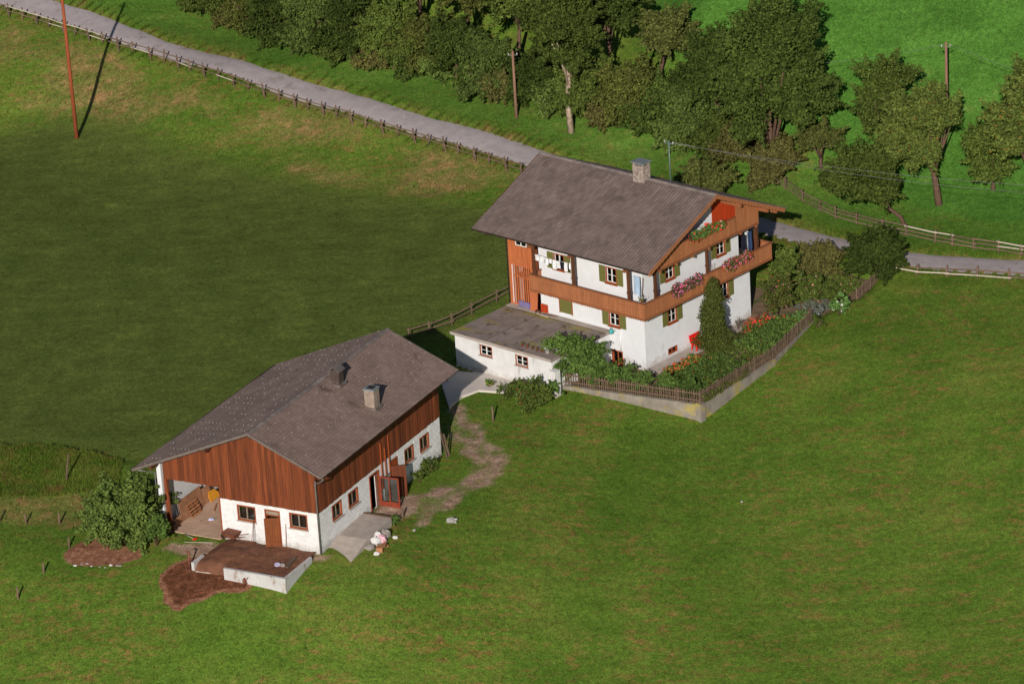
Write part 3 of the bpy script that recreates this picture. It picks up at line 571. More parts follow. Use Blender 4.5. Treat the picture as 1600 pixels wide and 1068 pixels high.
# roof
U0, U1 = -13.54, 1.94
rf = MB().prism([(-1.56,7.70),(-1.56,7.52),(W/2,10.70),(W+1.56,7.52),(W+1.56,7.70),(W/2,10.88)], lambda a, c, d: (d, a, c), U0, U1)
roof = rf.build('roof', wood_o, house)
for v in (-1.05, W+1.05): MB().box(U0+.2, U1-.25, v-.09, v+.09, z_under(v)-.27, z_under(v)-.05).build('purlin', wood_h, roof)
for v in (.05, W-.05, 2.9, W-2.9, W/2): MB().box(.02, U1-.12, v-.09, v+.09, z_under(v)-.33, z_under(v)-.07).box(U0+.12, -LH-.02, v-.09, v+.09, z_under(v)-.33, z_under(v)-.07).build('purlin', wood_h, roof)
for u in (-8.6, -5.12, -.3): MB().box(u-.08, u+.08, -1.5, -.02, 7.22, 7.4).build('bracket', wood_h, roof)
sl_ = math.hypot(W/2+1.56, 3.18); cs, sn = (W/2+1.56)/sl_, 3.18/sl_
prof_h = [(0,.0),(.18,.006),(.36,.04),(.68,.04),(.86,.006),(.995,.0)]
tiles((U0-.04, W/2, 10.885), (1,0,0), (0,-cs,-sn), (0,-sn,cs), U1-U0+.1, sl_+.06, .26, .36, prof_h, .028, .012, 3, tile_m, 'roof_tiles', roof)
tiles((U0-.04, W/2, 10.885), (1,0,0), (0,cs,-sn), (0,sn,cs), U1-U0+.1, sl_+.06, .26, .36, prof_h, .028, .012, 4, tile_m, 'roof_tiles', roof)
rc = MB(); n = 38
for i in range(n):
    a = U0+(U1-U0)*i/n-.02; e = U0+(U1-U0)*(i+1)/n+.03; hgt = .012 if i % 2 else .0
    pr = [(-.17,10.86),(-.09,10.955+hgt),(0,10.985+hgt),(.09,10.955+hgt),(.17,10.86)]
    rc.add([(a, W/2+p, z) for p, z in pr]+[(e, W/2+p, z+.012) for p, z in pr], [(q, q+1, q+6, q+5) for q in range(4)]+[(0,1,2,3,4),(9,8,7,6,5)])
tag(rc.build('ridge_tiles', ridge_m, roof), kind='stuff')
for sgn in (-1, 1):                                    # barge boards with saw-tooth edge
    top = []; bot = []; n = 44
    for i in range(n+1):
        t = i/n; v = W/2+sgn*(W/2+1.58)*t; zt = 10.95-3.20*t; top.append((v, zt)); bot.append((v, zt-.30-(.055 if i % 2 else 0)))
    poly = top+bot[::-1]
    MB().prism(poly, lambda a, c, d: (d, a, c), U1+.002, U1+.045).build('barge_board', wood_o, roof)
    MB().prism([(v, z-.02) for v, z in top]+[(v, z-.22) for v, z in top[::-1]], lambda a, c, d: (d, a, c), U0-.045, U0-.002).build('barge_board', post_m, roof)
for v in (-1.66, W+1.66):
    g = MB(); pr = [(-.075,.0),(-.062,-.05),(-.03,-.075),(.03,-.075),(.062,-.05),(.075,.0)]
    g.add([(U0-.1, v+a, 7.66+c) for a, c in pr]+[(U1-.02, v+a, 7.63+c) for a, c in pr], [(q, q+1, q+7, q+6) for q in range(5)]); g.build('gutter', metal_d, roof)
MB().tube([(U0+.5,-1.66,7.58),(U0+.9,-1.3,7.35),(U0+1.5,-.4,7.05),(-LH-.06,-.1,6.8),(-LH-.06,-.1,.0)], .045, 8).build('downpipe', metal_d, roof)
# gable: boarded back wall, upper balcony with boarded end
gc = MB().box(.004, .02, 7.4, W-.05, 7.15, 7.2).build('gable_cladding', wood_red, house)
for i in range(17):
    v = 7.4+i*.22; ht = min(z_under(v), z_under(v+.22))-.03
    if ht > 7.3: MB().box(.021, .05, .003, .217, 7.15, ht).build('board', wood_red, gc, (0, v, 0))
gb = MB().box(.06, Q_-.03, .3, 11.1, 6.98, 7.08)
for v in np.arange(.6, 11, 1.7): gb.box(.06, Q_+.12, v-.06, v+.06, 6.83, 6.978)
gb = gb.build('gable_balcony', wood_h, house)
gw = .24; gm_p = board_mesh(gw, 7.0, 8.17, None); gm_c = board_mesh(gw, 7.0, 8.17, [7.62, 7.76, 7.90])
nb = int(round((8.65-.3)/gw))
for i in range(nb):
    v = .3+i*gw
    inst('board', gm_c if (2.6 < v < 4.2 or 5.2 < v < 7.0) else gm_p, gb, (Q_, v, 0), (0,0,math.pi/2))
for i in range(10):
    v = 8.66+i*.245; ht = min(z_under(v), z_under(v+.245))-.04
    MB().box(-.014, .014, .003, .242, 7.0, ht).build('board', wood_o, gb, (Q_, v, 0))
MB().box(Q_-.06, Q_+.06, .3, 8.65, 8.172, 8.25).build('handrail', wood_h, gb)
tr_ = MB().box(Q_+.016, Q_+.05, .3, 11.1, 6.96, 7.12); 
tr_.build('trim', wood_h, gb)
# chimney, mast
ch = MB().box(-.45,.45,-.37,.37,-.6,1.10).build('chimney', stone_m, house, (-4.35, 5.5, 10.75))
MB().box(-.55,.55,-.47,.47,1.30,1.37).build('cap_slab', slab_m, ch)
for sx in (-1,1):
    for sy in (-1,1): MB().box(sx*.36-.07, sx*.36+.07, sy*.28-.07, sy*.28+.07, 1.10, 1.30).build('cap_support', stone_m, ch)
b = MB(); rr = random.Random(2)
for z in np.arange(-.2, 1.0, .22):
    for x in np.arange(-.45, .4, .225): b.box(x+.012, x+.215, -.385-rr.uniform(0,.02), -.37, z+.012, z+.2)
    for y in np.arange(-.37, .36, .185): b.box(.45, .465+rr.uniform(0,.02), y+.012, y+.175, z+.012, z+.2)
tag(b.build('facing_stones', stone_m, ch), kind='stuff')
mast_m = mat('green_grey_mast', srgb(120,145,140,.7), srgb(95,118,114,.7), rough=.5, metallic=.3, bump=.02)
ms_ = MB().tube([(0,0,-.4),(0,0,3.0)], .045, 8).build('roof_mast', mast_m, house, (-2.05, 5.75, 10.9))
MB().box(-.4,.4,-.025,.025,2.78,2.84).build('crossarm', mast_m, ms_)
ins_m = mat('insulator', (.5,.5,.48), rough=.3)
for x in (-.35, .35): MB().lathe([(0,2.84),(.05,2.85),(.055,2.92),(.03,2.98),(0,2.99)], 8, (x,0,0)).build('insulator', ins_m, ms_)
# ------------------------------------------------------------------ annex with flat terrace roof
annex = empty('annex', tuple(HF.w(-7.3,-3,-.4)), HYAW, 'low whitewashed outbuilding with flat mossy concrete roof beside the farmhouse', 'outbuilding')
ax0, ax1, ay0, ay1 = -4.35, 4.25, -3.0, 2.98            # local extents; roof top at z 2.45
aw = [(-1.56, 1.62), (1.63, 1.60)]
hw = hole_wall(ax0, ax1, -.5, 2.28, [(x-.55, x+.55, 1.32, 2.06) for x, _ in aw], .3)
hw.build('wall', plaster_old, annex, (0, ay0, 0))
MB().box(ax0, ax0+.3, ay0+.302, ay1, -.5, 2.28).build('wall', plaster_old, annex)
MB().box(ax1-.3, ax1, ay0+.302, ay1, -.5, 2.28).build('wall', plaster_old, annex)
MB().box(ax1-.05, ax1+.5, ay0-.28, ay0+.25, -.6, 1.7).build('buttress', plaster_old, annex)
for x, _ in aw: window(annex, (x, ay0, 1.32), 0, 1.1, .74, 'annex', frame_m, sash_m, 1, 1, curtains=False, sill=conc, casing=.05)
MB().box(ax0+.31, ax1-.31, ay0+.9, ay0+1.0, -.4, 2.27).build('inner_wall', shade_m, annex)  # near-black panel behind the panes, room shade painted into its colour
sl0 = MB()
rp = [(ax0-.22, ax0+2.73), (ax0+2.79, ax0+5.53), (ax0+5.59, ax1+.15)]
moss_m = mat('moss', srgb(110,92,44,.7), srgb(78,62,34,.6), rough=1, scale=4, bump=.6)
for a in (ax0+2.76, ax0+5.56): MB().box(a-.029, a+.029, ay0-.19, ay1-.56, 2.30, 2.455).build('moss_joint', moss_m, annex)
MB().box(ax0-.2, ax1+.1, ay1-.62, ay1-.552, 2.461, 2.475).build('moss_joint', moss_m, annex)
for a, e in rp:
    MB().box(a, e, ay0-.2, ay1-.55, 2.282, 2.46).build('roof_slab', conc_moss, annex)
MB().box(ax0-.22, ax1+.15, ay1-.545, ay1-.005, 2.282, 2.50).build('roof_slab', conc, annex)
MB().box(ax0-.22, ax1+.15, ay0-.24, ay0-.205, 2.30, 2.50).build('roof_edge', conc, annex)
# ------------------------------------------------------------------ barn
barn = empty('barn', tuple(BF.o), BYAW, 'brown boarded cow barn with white masonry base and grey slate roof', 'barn')
LB, VB, BV, ZR, tR, tL = 15.7, 11.35, 3.874, 7.84, .436, .425
def zb_under(v): return ZR-.17-(tR*(BV-v) if v < BV else tL*(v-BV))
FR = -math.pi/2
fh = [(-5.72,-4.42,1.41,2.43), (-2.03,-.77,1.47,2.47), (-3.76,-2.69,0.05,2.43)]
hole_wall(-6.9, -.003, -1.0, 2.78, fh, .3).build('wall', plaster_old, barn, (0,0,0), FR)
rh = [(1.65,2.83,1.42,2.45),(3.68,4.90,1.39,2.41),(6.4,7.5,-.1,2.36),(9.0,10.05,.3,2.33),(10.92,12.12,1.29,2.28),(12.94,14.16,1.25,2.26)]
hole_wall(.003, LB, -1.0, 2.78, rh, .3).build('wall', plaster_old, barn)
def blocks(a0, a1, z0, z1, holes, rz, seed):
    r = random.Random(seed); b = MB(); row = 0; z = z0
    while z < z1-.05:
        x = a0+(-.22 if row % 2 else 0)
        while x < a1:
            x0, x1 = max(x+.008, a0), min(x+.442, a1-.004); zz0, zz1 = z+.007, min(z+.198, z1)
            segs = [(x0, x1)]
            for h in holes:
                if zz1 > h[2]-.02 and zz0 < h[3]+.02:
                    ns_ = []
                    for p, q in segs:
                        if q <= h[0]-.01 or p >= h[1]+.01: ns_.append((p, q))
                        else:
                            if p < h[0]-.03: ns_.append((p, h[0]-.012))
                            if q > h[1]+.03: ns_.append((h[1]+.012, q))
                    segs = ns_
            for p, q in segs:
                if q-p > .04: b.box(p, q, -.012-r.uniform(0, .006), 0.004, zz0, zz1)
            x += .45
        z += .205; row += 1
    return tag(b.build('block_facing', block_white, barn, rz=rz), kind='stuff')
blocks(-6.9, -.02, -.6, 2.74, fh, FR, 1); blocks(.02, LB, -.6, 2.74, rh, 0, 2)
MB().box(0, LB, VB-.3, VB, -1, 4.35).build('wall', plaster, barn)
MB().box(LB-.3, LB-.003, .305, VB-.305, -1, 4.2).build('wall', plaster_old, barn)
MB().box(.31, 9.0, 6.62, 6.88, -.4, 4.6).build('partition', plaster_old, barn)
MB().box(8.7, 8.85, 6.89, VB-.31, -.4, 4.3).build('partition', barn_w, barn)
b = MB(); b.box(.5, 15, .5, 6.6, 2.5, 2.6); b.build('hay_floor', shade_m, barn)
MB().box(.6,.7,.4,6.5,-.3,2.45).box(.8,15,.75,.85,-.3,2.45).build('inner_wall', shade_m, barn)  # near-black panels behind the barn windows, interior shade painted in
MB().box(-.35, 8.69, 6.9, 10.84, -.5, .03).build('bay_floor', mat('bay_concrete', srgb(206,176,154,1.0), srgb(172,138,116,.95), rough=.9, scale=1.5, var=.3, bump=.3, rand=0, stain=[(srgb(140,104,80,.8), 1.5, .60, (1,1,1))]), barn)
bwin = dict(fm=frame_m, sm=mat('weathered_sash', srgb(176,160,140,.7), srgb(140,124,106,.7), rough=.7), curtains=False, sill=conc, casing=.08)
for v, z, wd, ht in ((5.07,1.41,1.30,1.02), (1.40,1.47,1.26,1.0)): window(barn, (0, v, z), FR, wd, ht, 'barn', mull=1, trans=0, **bwin)
for u, z, wd, ht in ((2.24,1.42,1.18,1.03), (4.29,1.39,1.22,1.02), (11.52,1.29,1.2,.99), (13.55,1.25,1.22,1.01)): window(barn, (u, 0, z), 0, wd, ht, 'barn', mull=1, trans=0, **bwin)
# cladding: every board its own piece
cl = MB().box(-.02, .06, 0, 9.0, 5.0, 5.1).build('gable_cladding', barn_w, barn)
v = 0.; i = 0
while v < 10.8:
    wd = rnd.uniform(.19, .25); v1 = min(v+wd, 10.85)
    if v < 6.9 < v1: v1 = 6.9
    z0 = (2.70 if v < 6.88 else 3.42)+rnd.uniform(-.025, .01); za, zc = zb_under(v)-.02, zb_under(v1)-.02; off = rnd.choice((0, .012))
    pl = [(v+.003, z0), (v1-.003, z0), (v1-.003, zc)]+([(BV, zb_under(BV)-.02)] if v < BV < v1 else [])+[(v+.003, za)]
    MB().prism(pl, lambda a, c, d: (d, a, c), -.055-off, -.022-off).build('board', barn_w, cl); v = v1
c2 = MB().box(.05, LB-.05, -.02, .06, 4.6, 4.7).build('side_cladding', barn_w, barn)
u = -.02
while u < LB-.02:
    wd = rnd.uniform(.19, .25); u1 = min(u+wd, LB); off = rnd.choice((0, .012)); z0 = 2.70+rnd.uniform(-.025, .01)
    MB().box(u+.003, u1-.003, -.055-off, -.022-off, z0, zb_under(0)-.06).build('board', barn_w, c2); u = u1
b = MB(); b.prism([(.05,2.75),(VB-.05,2.75),(VB-.05,zb_under(VB)-.05),(BV,zb_under(BV)-.05),(.05,zb_under(0)-.05)], lambda a, c, d: (d, a, c), LB-.06, LB).build('gable_cladding', barn_w, barn)
# posts and lintel of the open bay
MB().box(-.1,.12,10.62,10.84,-.2,3.42).build('post', barn_w, barn)
MB().box(-.015,.2,6.9,10.84,3.42,3.62).build('lintel', barn_w, barn)
MB().box(-.06,-.03,6.88,6.96,.0,2.72).build('door_post', frame_m, barn)
# doors
fr = MB().box(-.535,-.455,-.04,.2,0,2.40).box(.455,.535,-.04,.2,0,2.40).box(-.455,.455,-.04,.2,2.32,2.40).box(-.455,.455,0,.1,2.0,2.06).build('door', frame_m, barn, (0,3.225,.03), FR)
MB().box(-.455,.455,.03,.06,2.06,2.32).build('transom_panel', bwin['sm'], fr)
lf = MB()
for q in range(6): lf.box(-.93+q*.155+.004, -.93+(q+1)*.155-.004, -.05, -.01, 0, 2.0)
lf.box(-.9,-.03,-.075,-.052,.3,.42).box(-.9,-.03,-.075,-.052,1.55,1.67)
o = lf.build('door_leaf', barn_door_m, fr, (.47,-.05,.0), math.radians(28))
MB().box(6.32,6.4,-.05,.25,-.1,2.42).box(7.5,7.58,-.05,.25,-.1,2.42).box(6.4,7.5,-.05,.25,2.36,2.43).build('door_frame', frame_m, barn)
gl = MB().box(0,.1,-.025,.025,0,2.1).box(1.2,1.3,-.025,.025,0,2.1).box(.1,1.2,-.025,.025,0,.42).box(.1,1.2,-.025,.025,2.0,2.1).box(.61,.69,-.02,.02,.42,2.0).build('glazed_door_leaf', mat('red_door', srgb(150,66,44,.75), srgb(120,50,34,.7), rough=.5), barn, (7.52,-.06,-.12), -math.pi/2+math.radians(6))
for x in (.1,.69): MB().box(x,x+.51,-.006,.006,.43,1.99).build('pane', MATS['glass'], gl)
MB().box(.2,1.1,.25,.27,.43,1.9).build('lining', mat('grey_lining', srgb(120,112,108,.6), rough=.8), gl)
o = MB().box(0,.95,-.025,.025,0,2.15).box(.06,.89,-.045,-.025,.2,.32).box(.06,.89,-.045,-.025,1.7,1.82).build('door_leaf', barn_w, barn, (9.0,-.06,-.1), -math.radians(58))
o = MB()
for q in range(6): o.box(9.03+q*.167, 9.03+(q+1)*.167-.006, -.03, .01, .32, 2.31)
o.build('hatch', frame_m, barn)
for x, z0, z1 in ((7.85,1.0,4.1), (8.35,1.7,3.6), (8.85,1.2,4.2)): MB().box(x-.035, x+.035, -.14, -.08, z0, z1).build('hay_rail', frame_m, barn)
MB().box(7.8,8.9,-.15,-.10,1.65,1.72).build('hay_rail', metal_l, barn)
# roof
R0, R1 = -1.02, 16.65; vR, vL = -1.04, 12.41; zRe, zLe = ZR-tR*(BV-vR), ZR-tL*(vL-BV)
broof = MB().prism([(vR,zRe-.05),(vR,zRe-.17),(BV,ZR-.17),(vL,zLe-.17),(vL,zLe-.05),(BV,ZR-.05)], lambda a, c, d: (d, a, c), R0, R1).build('roof', post_m, barn)
hook_m = mat('snow_hook', (.34,.31,.29), (.24,.21,.20), rough=.6, bump=0)
for sgn, vE, zE, sd in ((-1, vR, zRe, 5), (1, vL, zLe, 6)):
    ls = math.hypot(vE-BV, ZR-zE); c, s = abs(vE-BV)/ls, (ZR-zE)/ls
    tiles((R0-.04, BV, ZR-.045), (1,0,0), (0,sgn*c,-s), (0,sgn*s,c), R1-R0+.08, ls+.05, .30, .23, [(0,0),(.98,0)], .026, .008, sd, slate_m, 'roof_slates', broof, diag=True)
    hk = MB()
    nr_ = int(ls/.60)
    for j in range(1, nr_):
        for k in range(int((R1-R0)/.84)):
            a = R0+.3+k*.84+(.42 if j % 2 else 0)+rnd.uniform(-.05,.05); q = j*.60
            if rnd.random() < (.5 if sgn < 0 else .45): continue
            p = np.array([a, BV+sgn*c*q, ZR-.045-s*q])+np.array([0, sgn*s, c])*.085
            hk.obox(p, (.016,0,0), np.array([0, sgn*c, -s])*rnd.uniform(.025,.05), np.array([0, sgn*s, c])*.018)
    tag(hk.build('snow_hooks', hook_m, broof), kind='stuff')
rc = MB(); n = 40
for i in range(n):
    a = R0+(R1-R0)*i/n-.02; e = R0+(R1-R0)*(i+1)/n+.03
    pr = [(-.19,-.10),(-.02,.0),(.02,.0),(.19,-.10)]
    rc.add([(a, BV+p, ZR+.035+z) for p, z in pr]+[(e, BV+p, ZR+.046+z) for p, z in pr], [(q, q+1, q+5, q+4) for q in range(3)]+[(0,1,2,3),(7,6,5,4)])
tag(rc.build('ridge_caps', ridge_m, broof), kind='stuff')
edge_m = mat('tin_verge', srgb(158,146,140,.7), srgb(118,106,102,.7), rough=.5, metallic=.3, bump=.05)
for U_ in (R0, R1):
    for vE, zE in ((vR, zRe), (vL, zLe)):
        MB().bar((U_, BV, ZR-.07), (U_, vE, zE-.07), .07, .16).build('verge', edge_m, broof)
for v in (.2, BV, 7.2, 11.2): MB().box(R0+.15, -.07, v-.09, v+.09, zb_under(v)-.27, zb_under(v)-.04).box(LB+.01, R1-.15, v-.09, v+.09, zb_under(v)-.27, zb_under(v)-.04).build('purlin', post_m, broof)
for u in np.arange(.4, LB, 1.25): MB().bar((u, -.06, zb_under(0)-.12), (u, vR+.06, zb_under(vR)-.10), .1, .14).build('rafter', post_m, broof)
for v, z in ((vR-.07, zRe-.03), (vL+.07, zLe-.03)):
    g = MB(); pr = [(-.075,.0),(-.062,-.05),(-.03,-.075),(.03,-.075),(.062,-.05),(.075,.0)]
    g.add([(R0, v+a, z-.02+c) for a, c in pr]+[(R1, v+a, z+.03+c) for a, c in pr], [(q, q+1, q+7, q+6) for q in range(5)]); g.build('gutter', metal_d, broof)
MB().tube([(R0+.12,vR-.07,zRe-.12),(R0+.15,vR-.04,zRe-.28),(R0+.35,-.55,5.05),(-.16,-.12,4.98),(-.13,-.06,4.75),(-.13,-.06,.05)], .05, 8).build('downpipe', metal_l, broof)
MB().tube([(R0+.2,vL,zLe-.12),(R0+.5,vL-.5,zLe-.28),(-.1,VB+.08,3.75),(-.1,VB+.08,.1)], .045, 8).build('downpipe', metal_l, broof)
# chimney and ventilator
chim_m = mat('chimney_render', srgb(184,166,152,.8), srgb(140,120,106,.75), rough=.9, scale=3, var=.3, bump=.4, stain=[(srgb(96,76,64,.6), 1.6, .56, (1,1,.5))])
zc_ = ZR-tR*(BV-.5)
c = MB().box(-.34,.34,-.34,.34,-.5,1.15).build('chimney', chim_m, barn, (8.25,.45,zc_))
MB().box(-.39,.39,-.39,.39,1.15,1.24).build('cap_slab', slab_m, c); MB().box(-.22,.22,-.22,.22,1.24,1.27).build('flue', shade_m, c)
MB().box(-.42,.42,-.48,.42,-.28,-.12).build('flashing', edge_m, c, (0,0,.14))
vent_m = mat('dark_grey_wood', srgb(104,88,80,.7), srgb(70,58,54,.65), rough=.9, scale=3)
zv = ZR-tR*(BV-3.0)
c = MB().box(-.3,.3,-.3,.3,-.5,.95).build('ventilator', vent_m, barn, (8.5,3.0,zv))
b = MB()
for z in np.arange(.25,.9,.14): b.box(-.32,-.3,-.26,.26,z,z+.07).box(-.26,.26,-.32,-.3,z,z+.07)
b.build('louvres', vent_m, c)
MB().prism([(-.42,.88),(0,1.22),(.42,.88),(.40,.84),(0,1.17),(-.40,.84)], lambda a, d, e: (e, a, d), -.42, .42).build('tin_roof', edge_m, c)
MB().box(-.42,.42,-.46,.42,-.25,-.1).build('flashing', edge_m, c, (0,0,.13))
# ------------------------------------------------------------------ ramp and dung pit by the barn
rampo = empty('concrete_ramp', tuple(BF.w(2.5,-1.0,0)), BYAW, 'grey concrete ramp along the long white side of the barn', 'ramp')
MB().prism([(-2.75,-.3),(-.35,.34),(2.75,.42),(2.75,-.7),(-2.75,-.7)], lambda a, c, d: (a, d, c), -1.05, .98).build('slab', conc, rampo)
MB().box(2.72,2.9,-1.05,.95,.38,.46).build('edge_rail', old_wood, rampo)
pit_m = mat('dirty_concrete', (.56,.55,.55), (.42,.40,.39), rough=.9, scale=1.5, var=.3, bump=.4, rand=0, stain=[((.24,.15,.10), 1.3, .56, (1,1,.4)), ((.30,.24,.2), 4, .62, (1,1,1))])
pit = empty('dung_pit', tuple(BF.w(-2.5,3.4,0)), BYAW, 'low white concrete dung pit before the barn door', 'dung pit')
MB().box(-1.76,-1.57,-3.35,.95,-.75,.24).build('pit_wall', pit_m, pit)
MB().box(-1.57,1.5,-3.35,-3.17,-.75,.23).build('pit_wall', pit_m, pit)
MB().box(-1.5,-.3,3.2,3.4,-.75,.12).build('pit_wall', pit_m, pit)
muck_m = mat('dung', (.22,.092,.048), (.10,.042,.024), rough=.85, scale=2.0, var=.25, bump=.8, bscale=9, rand=0, stain=[((.30,.16,.085), 2.5, .60, (1,1,1))])
nx, ny = 26, 44; V = []
for i in range(nx+1):
    for j in range(ny+1):
        x = -1.58+i/nx*(1.58+2.35); y = -3.17+j/ny*6.45; e = min(1, (x+1.58)/.5 if y > 1 else 1)
        z = .12+.26*math.exp(-((x-.3)**2/1.2+(y-1.2)**2/2.5))+.10*(float(n2(x, y, .55, 3))-.5)+.08*(float(n2(x, y, .22, 4))-.5)-(.5*(1-e) if y > 1 else 0)
        V.append((x, y, z-.25*max(0, y-2.6)))
Fq = [(i*(ny+1)+j, (i+1)*(ny+1)+j, (i+1)*(ny+1)+j+1, i*(ny+1)+j+1) for i in range(nx) for j in range(ny)]
inst('dung', np_mesh('dung', np.array(V), np.array(Fq), muck_m, True), pit)
# ------------------------------------------------------------------ fences, poles, wires
def gp(px, py): return G(px, py, hfull)
def gz(x, y): return ground(x, y)
rail_m = mat('grey_rail', srgb(150,126,106,.72), srgb(104,82,68,.68), rough=.9, scale=2.5, var=.3, bump=.3, stretch=(1,4,4), rand=.2)
rail_w = mat('pale_new_rail', srgb(214,202,186,.85), srgb(180,166,150,.8), rough=.8, scale=2.5, var=.3, bump=.2, rand=.1)
pole_m = mat('pole_wood', srgb(176,92,52,.75), srgb(128,62,36,.7), rough=.85, scale=2, var=.3, bump=.2, stretch=(6,6,.4), rand=.1)
pole_g = mat('grey_pole_wood', srgb(176,134,110,.72), srgb(128,94,76,.7), rough=.85, scale=2, var=.3, bump=.2, stretch=(6,6,.4), rand=.1)
def rail_fence(name, label, posts, hts, ph, pale=(), brace=False, pr=.06, rr=.035, group=None, jit=.08):
    """posts: world xy list; hts rail heights"""
    P = [np.array([x, y, gz(x, y)]) for x, y in posts]
    root = empty(name, tuple(P[0]), 0, label, 'fence', group); o0 = P[0]
    for i, p in enumerate(P):
        lx, ly = rnd.uniform(-jit, jit), rnd.uniform(-jit, jit); q = p-o0
        po = MB().tube([q+(0,0,-.3), q+(lx*.5, ly*.5, ph*.5), q+(lx, ly, ph+rnd.uniform(-.06,.1))], [pr, pr*.95, pr*.85], 7).build('post', old_wood, root)
        if brace and i % 2 == 0:
            d = brace[0]; MB().tube([q+np.array([d[0]*.65, d[1]*.65, -.35]), q+(lx, ly, ph*.9)], pr*.7, 6).build('strut', old_wood, root)
    for i in range(len(P)-1):
        for k, hz in enumerate(hts):
            a = P[i]-o0+(0, 0, hz+rnd.uniform(-.05,.05)); e = P[i+1]-o0+(0, 0, hz+rnd.uniform(-.05,.05)); d = (e-a)/np.linalg.norm(e-a)
            MB().bar(a-d*.15+(0,-.06,0), e+d*.15+(0,-.06,0), .05, rr*2.4).build('rail', rail_w if (i, k) in pale else rail_m, root)
    return root
pl = catmull([gp(*p)[:2] for p in [(-30,10),(0,20),(51,35),(126,58),(180,75),(251,95),(313,116),(384,140),(433,156),(482,172),(558,194),(653,222),(735,248),(815,272)]], 12)
seg = np.concatenate([[0], np.cumsum(np.hypot(*np.diff(pl, axis=0).T))]); npost = int(seg[-1]/1.55)
pts = [(float(np.interp(s, seg, pl[:, 0])), float(np.interp(s, seg, pl[:, 1]))) for s in np.linspace(0, seg[-1], npost)]
rail_fence('rail_fence', 'long weathered rail fence with leaning posts between lane and dark field', pts, (.42,.78), .98, pale=[(i,1) for i in range(2,9)]+[(i,0) for i in range(5,20,3)], brace=[(.3,-.95)], pr=.07, rr=.028)
rail_fence('rail_fence', 'short grey two-rail fence behind the flat roofed outbuilding', [gp(*p)[:2] for p in [(640,530),(672,521),(707,508),(738,492),(776,472),(803,458)]], (.38,.75), .9)
rail_fence('rail_fence', 'three-rail fence with some white new rails below the orchard', [gp(*p)[:2] for p in [(1216,288),(1227,296),(1254,315),(1282,331),(1306,342),(1338,350),(1379,361),(1416,369),(1461,379),(1488,384),(1522,390),(1560,394),(1596,400),(1640,408)]], (.2,.5,.8), .95, pale=[(7,2),(8,2),(11,2),(12,2),(11,1)])
rail_fence('rail_fence', 'low broken rail fence on the meadow side of the lane', [gp(*p)[:2] for p in [(1400,424),(1433,430),(1479,432),(1527,434),(1577,438),(1640,444)]], (.25,.62), .85, pale=[(0,0),(1,0),(2,0),(3,0)], pr=.08)
for (px, py, h, lab) in [(28,935,.8,'short grey post in the grass at the lower left edge'),(68,895,.7,'short post below the left brown dirt patch'),(108,855,.7,'short post at the edge of the brown dirt patch'),(93,818,.75,'short post nearest the barn bush in the dry grass'),(41,818,.7,'middle short post in the dry grass strip'),(0,815,.75,'short post cut by the left picture edge'),(103,752,1.9,'tall leaning stake in the uncut grass left of the barn'),(771,658,1.1,'lone fence post in the grass below the yard bush'),(630,808,.6,'short grey post at the end of the concrete ramp')]:
    p = gp(px, py); lx = .35 if h > 1.5 else rnd.uniform(-.08, .08)
    o = MB().tube([(0,0,-.3),(lx*.5,0,h*.5),(lx,rnd.uniform(-.05,.05),h)], [.07,.068,.055], 7).build('stake' if h > 1.5 else 'fence_post', old_wood, None, tuple(p)); tag(o, lab, 'post')
def pole(px, py, h, r, m, label, lean=(0,0), arm=True):
    p = gp(px, py); root = empty('utility_pole', tuple(p), 0, label, 'pole')
    MB().tube([(0,0,-.5),(lean[0]*.5,lean[1]*.5,h*.5),(lean[0],lean[1],h)], [r,r*.85,r*.68], 10).build('shaft', m, root)
    if arm:
        MB().bar((lean[0]-.35,lean[1],h-.35),(lean[0]+.35,lean[1],h-.35),.05,.05).build('crossarm', metal_l, root)
        for x in (-.32,.32): MB().lathe([(0,0),(.05,.01),(.055,.08),(.03,.14),(0,.15)], 8, (lean[0]+x,lean[1],h-.33)).build('insulator', ins_m, root)
    return p+np.array([lean[0], lean[1], h-.2])
t_left = pole(120,216,13.0,.17,pole_m,'tall red-brown wooden pole standing in the dark field')
t_mid = pole(807,184,5.4,.13,pole_g,'wooden pole standing before the hedge beyond the lane', (0,0))
t_right = pole(1480,200,6.6,.13,pole_g,'grey wooden pole on the bright green field behind the orchard')
wire_m = mat('wire', (.25,.25,.24), rough=.5, bump=0, rand=0, metallic=.5)
mast_top = HF.w(-2.05, 5.75, 13.8)
def wire(a, b, sag, label, r=.014):
    a, b = np.array(a), np.array(b); pts = [a+(b-a)*t-np.array([0,0,sag*4*t*(1-t)]) for t in np.linspace(0,1,18)]
    o0 = pts[0]; o = MB().tube([p-o0 for p in pts], r, 5).build('overhead_wire', wire_m, None, tuple(o0)); tag(o, label, 'wire', 'overhead wires')
far_r = at_z(1700, 305, 6.5)
wire(mast_top+(-.3,.1,0), far_r+(0,-.3,.6), .5, 'upper thin wire from the roof mast across the orchard')
wire(mast_top+(.3,-.1,0), far_r+(0,.3,-.2), .6, 'lower thin wire from the roof mast across the orchard')
wire(t_right+(-.3,0,0), at_z(1150, 102, 9.), .5, 'wire running left from the grey pole into the big tree', .012)
wire(t_right+(.3,0,0), at_z(1760, 150, 9.), .5, 'wire running right from the grey pole out of the picture', .012)
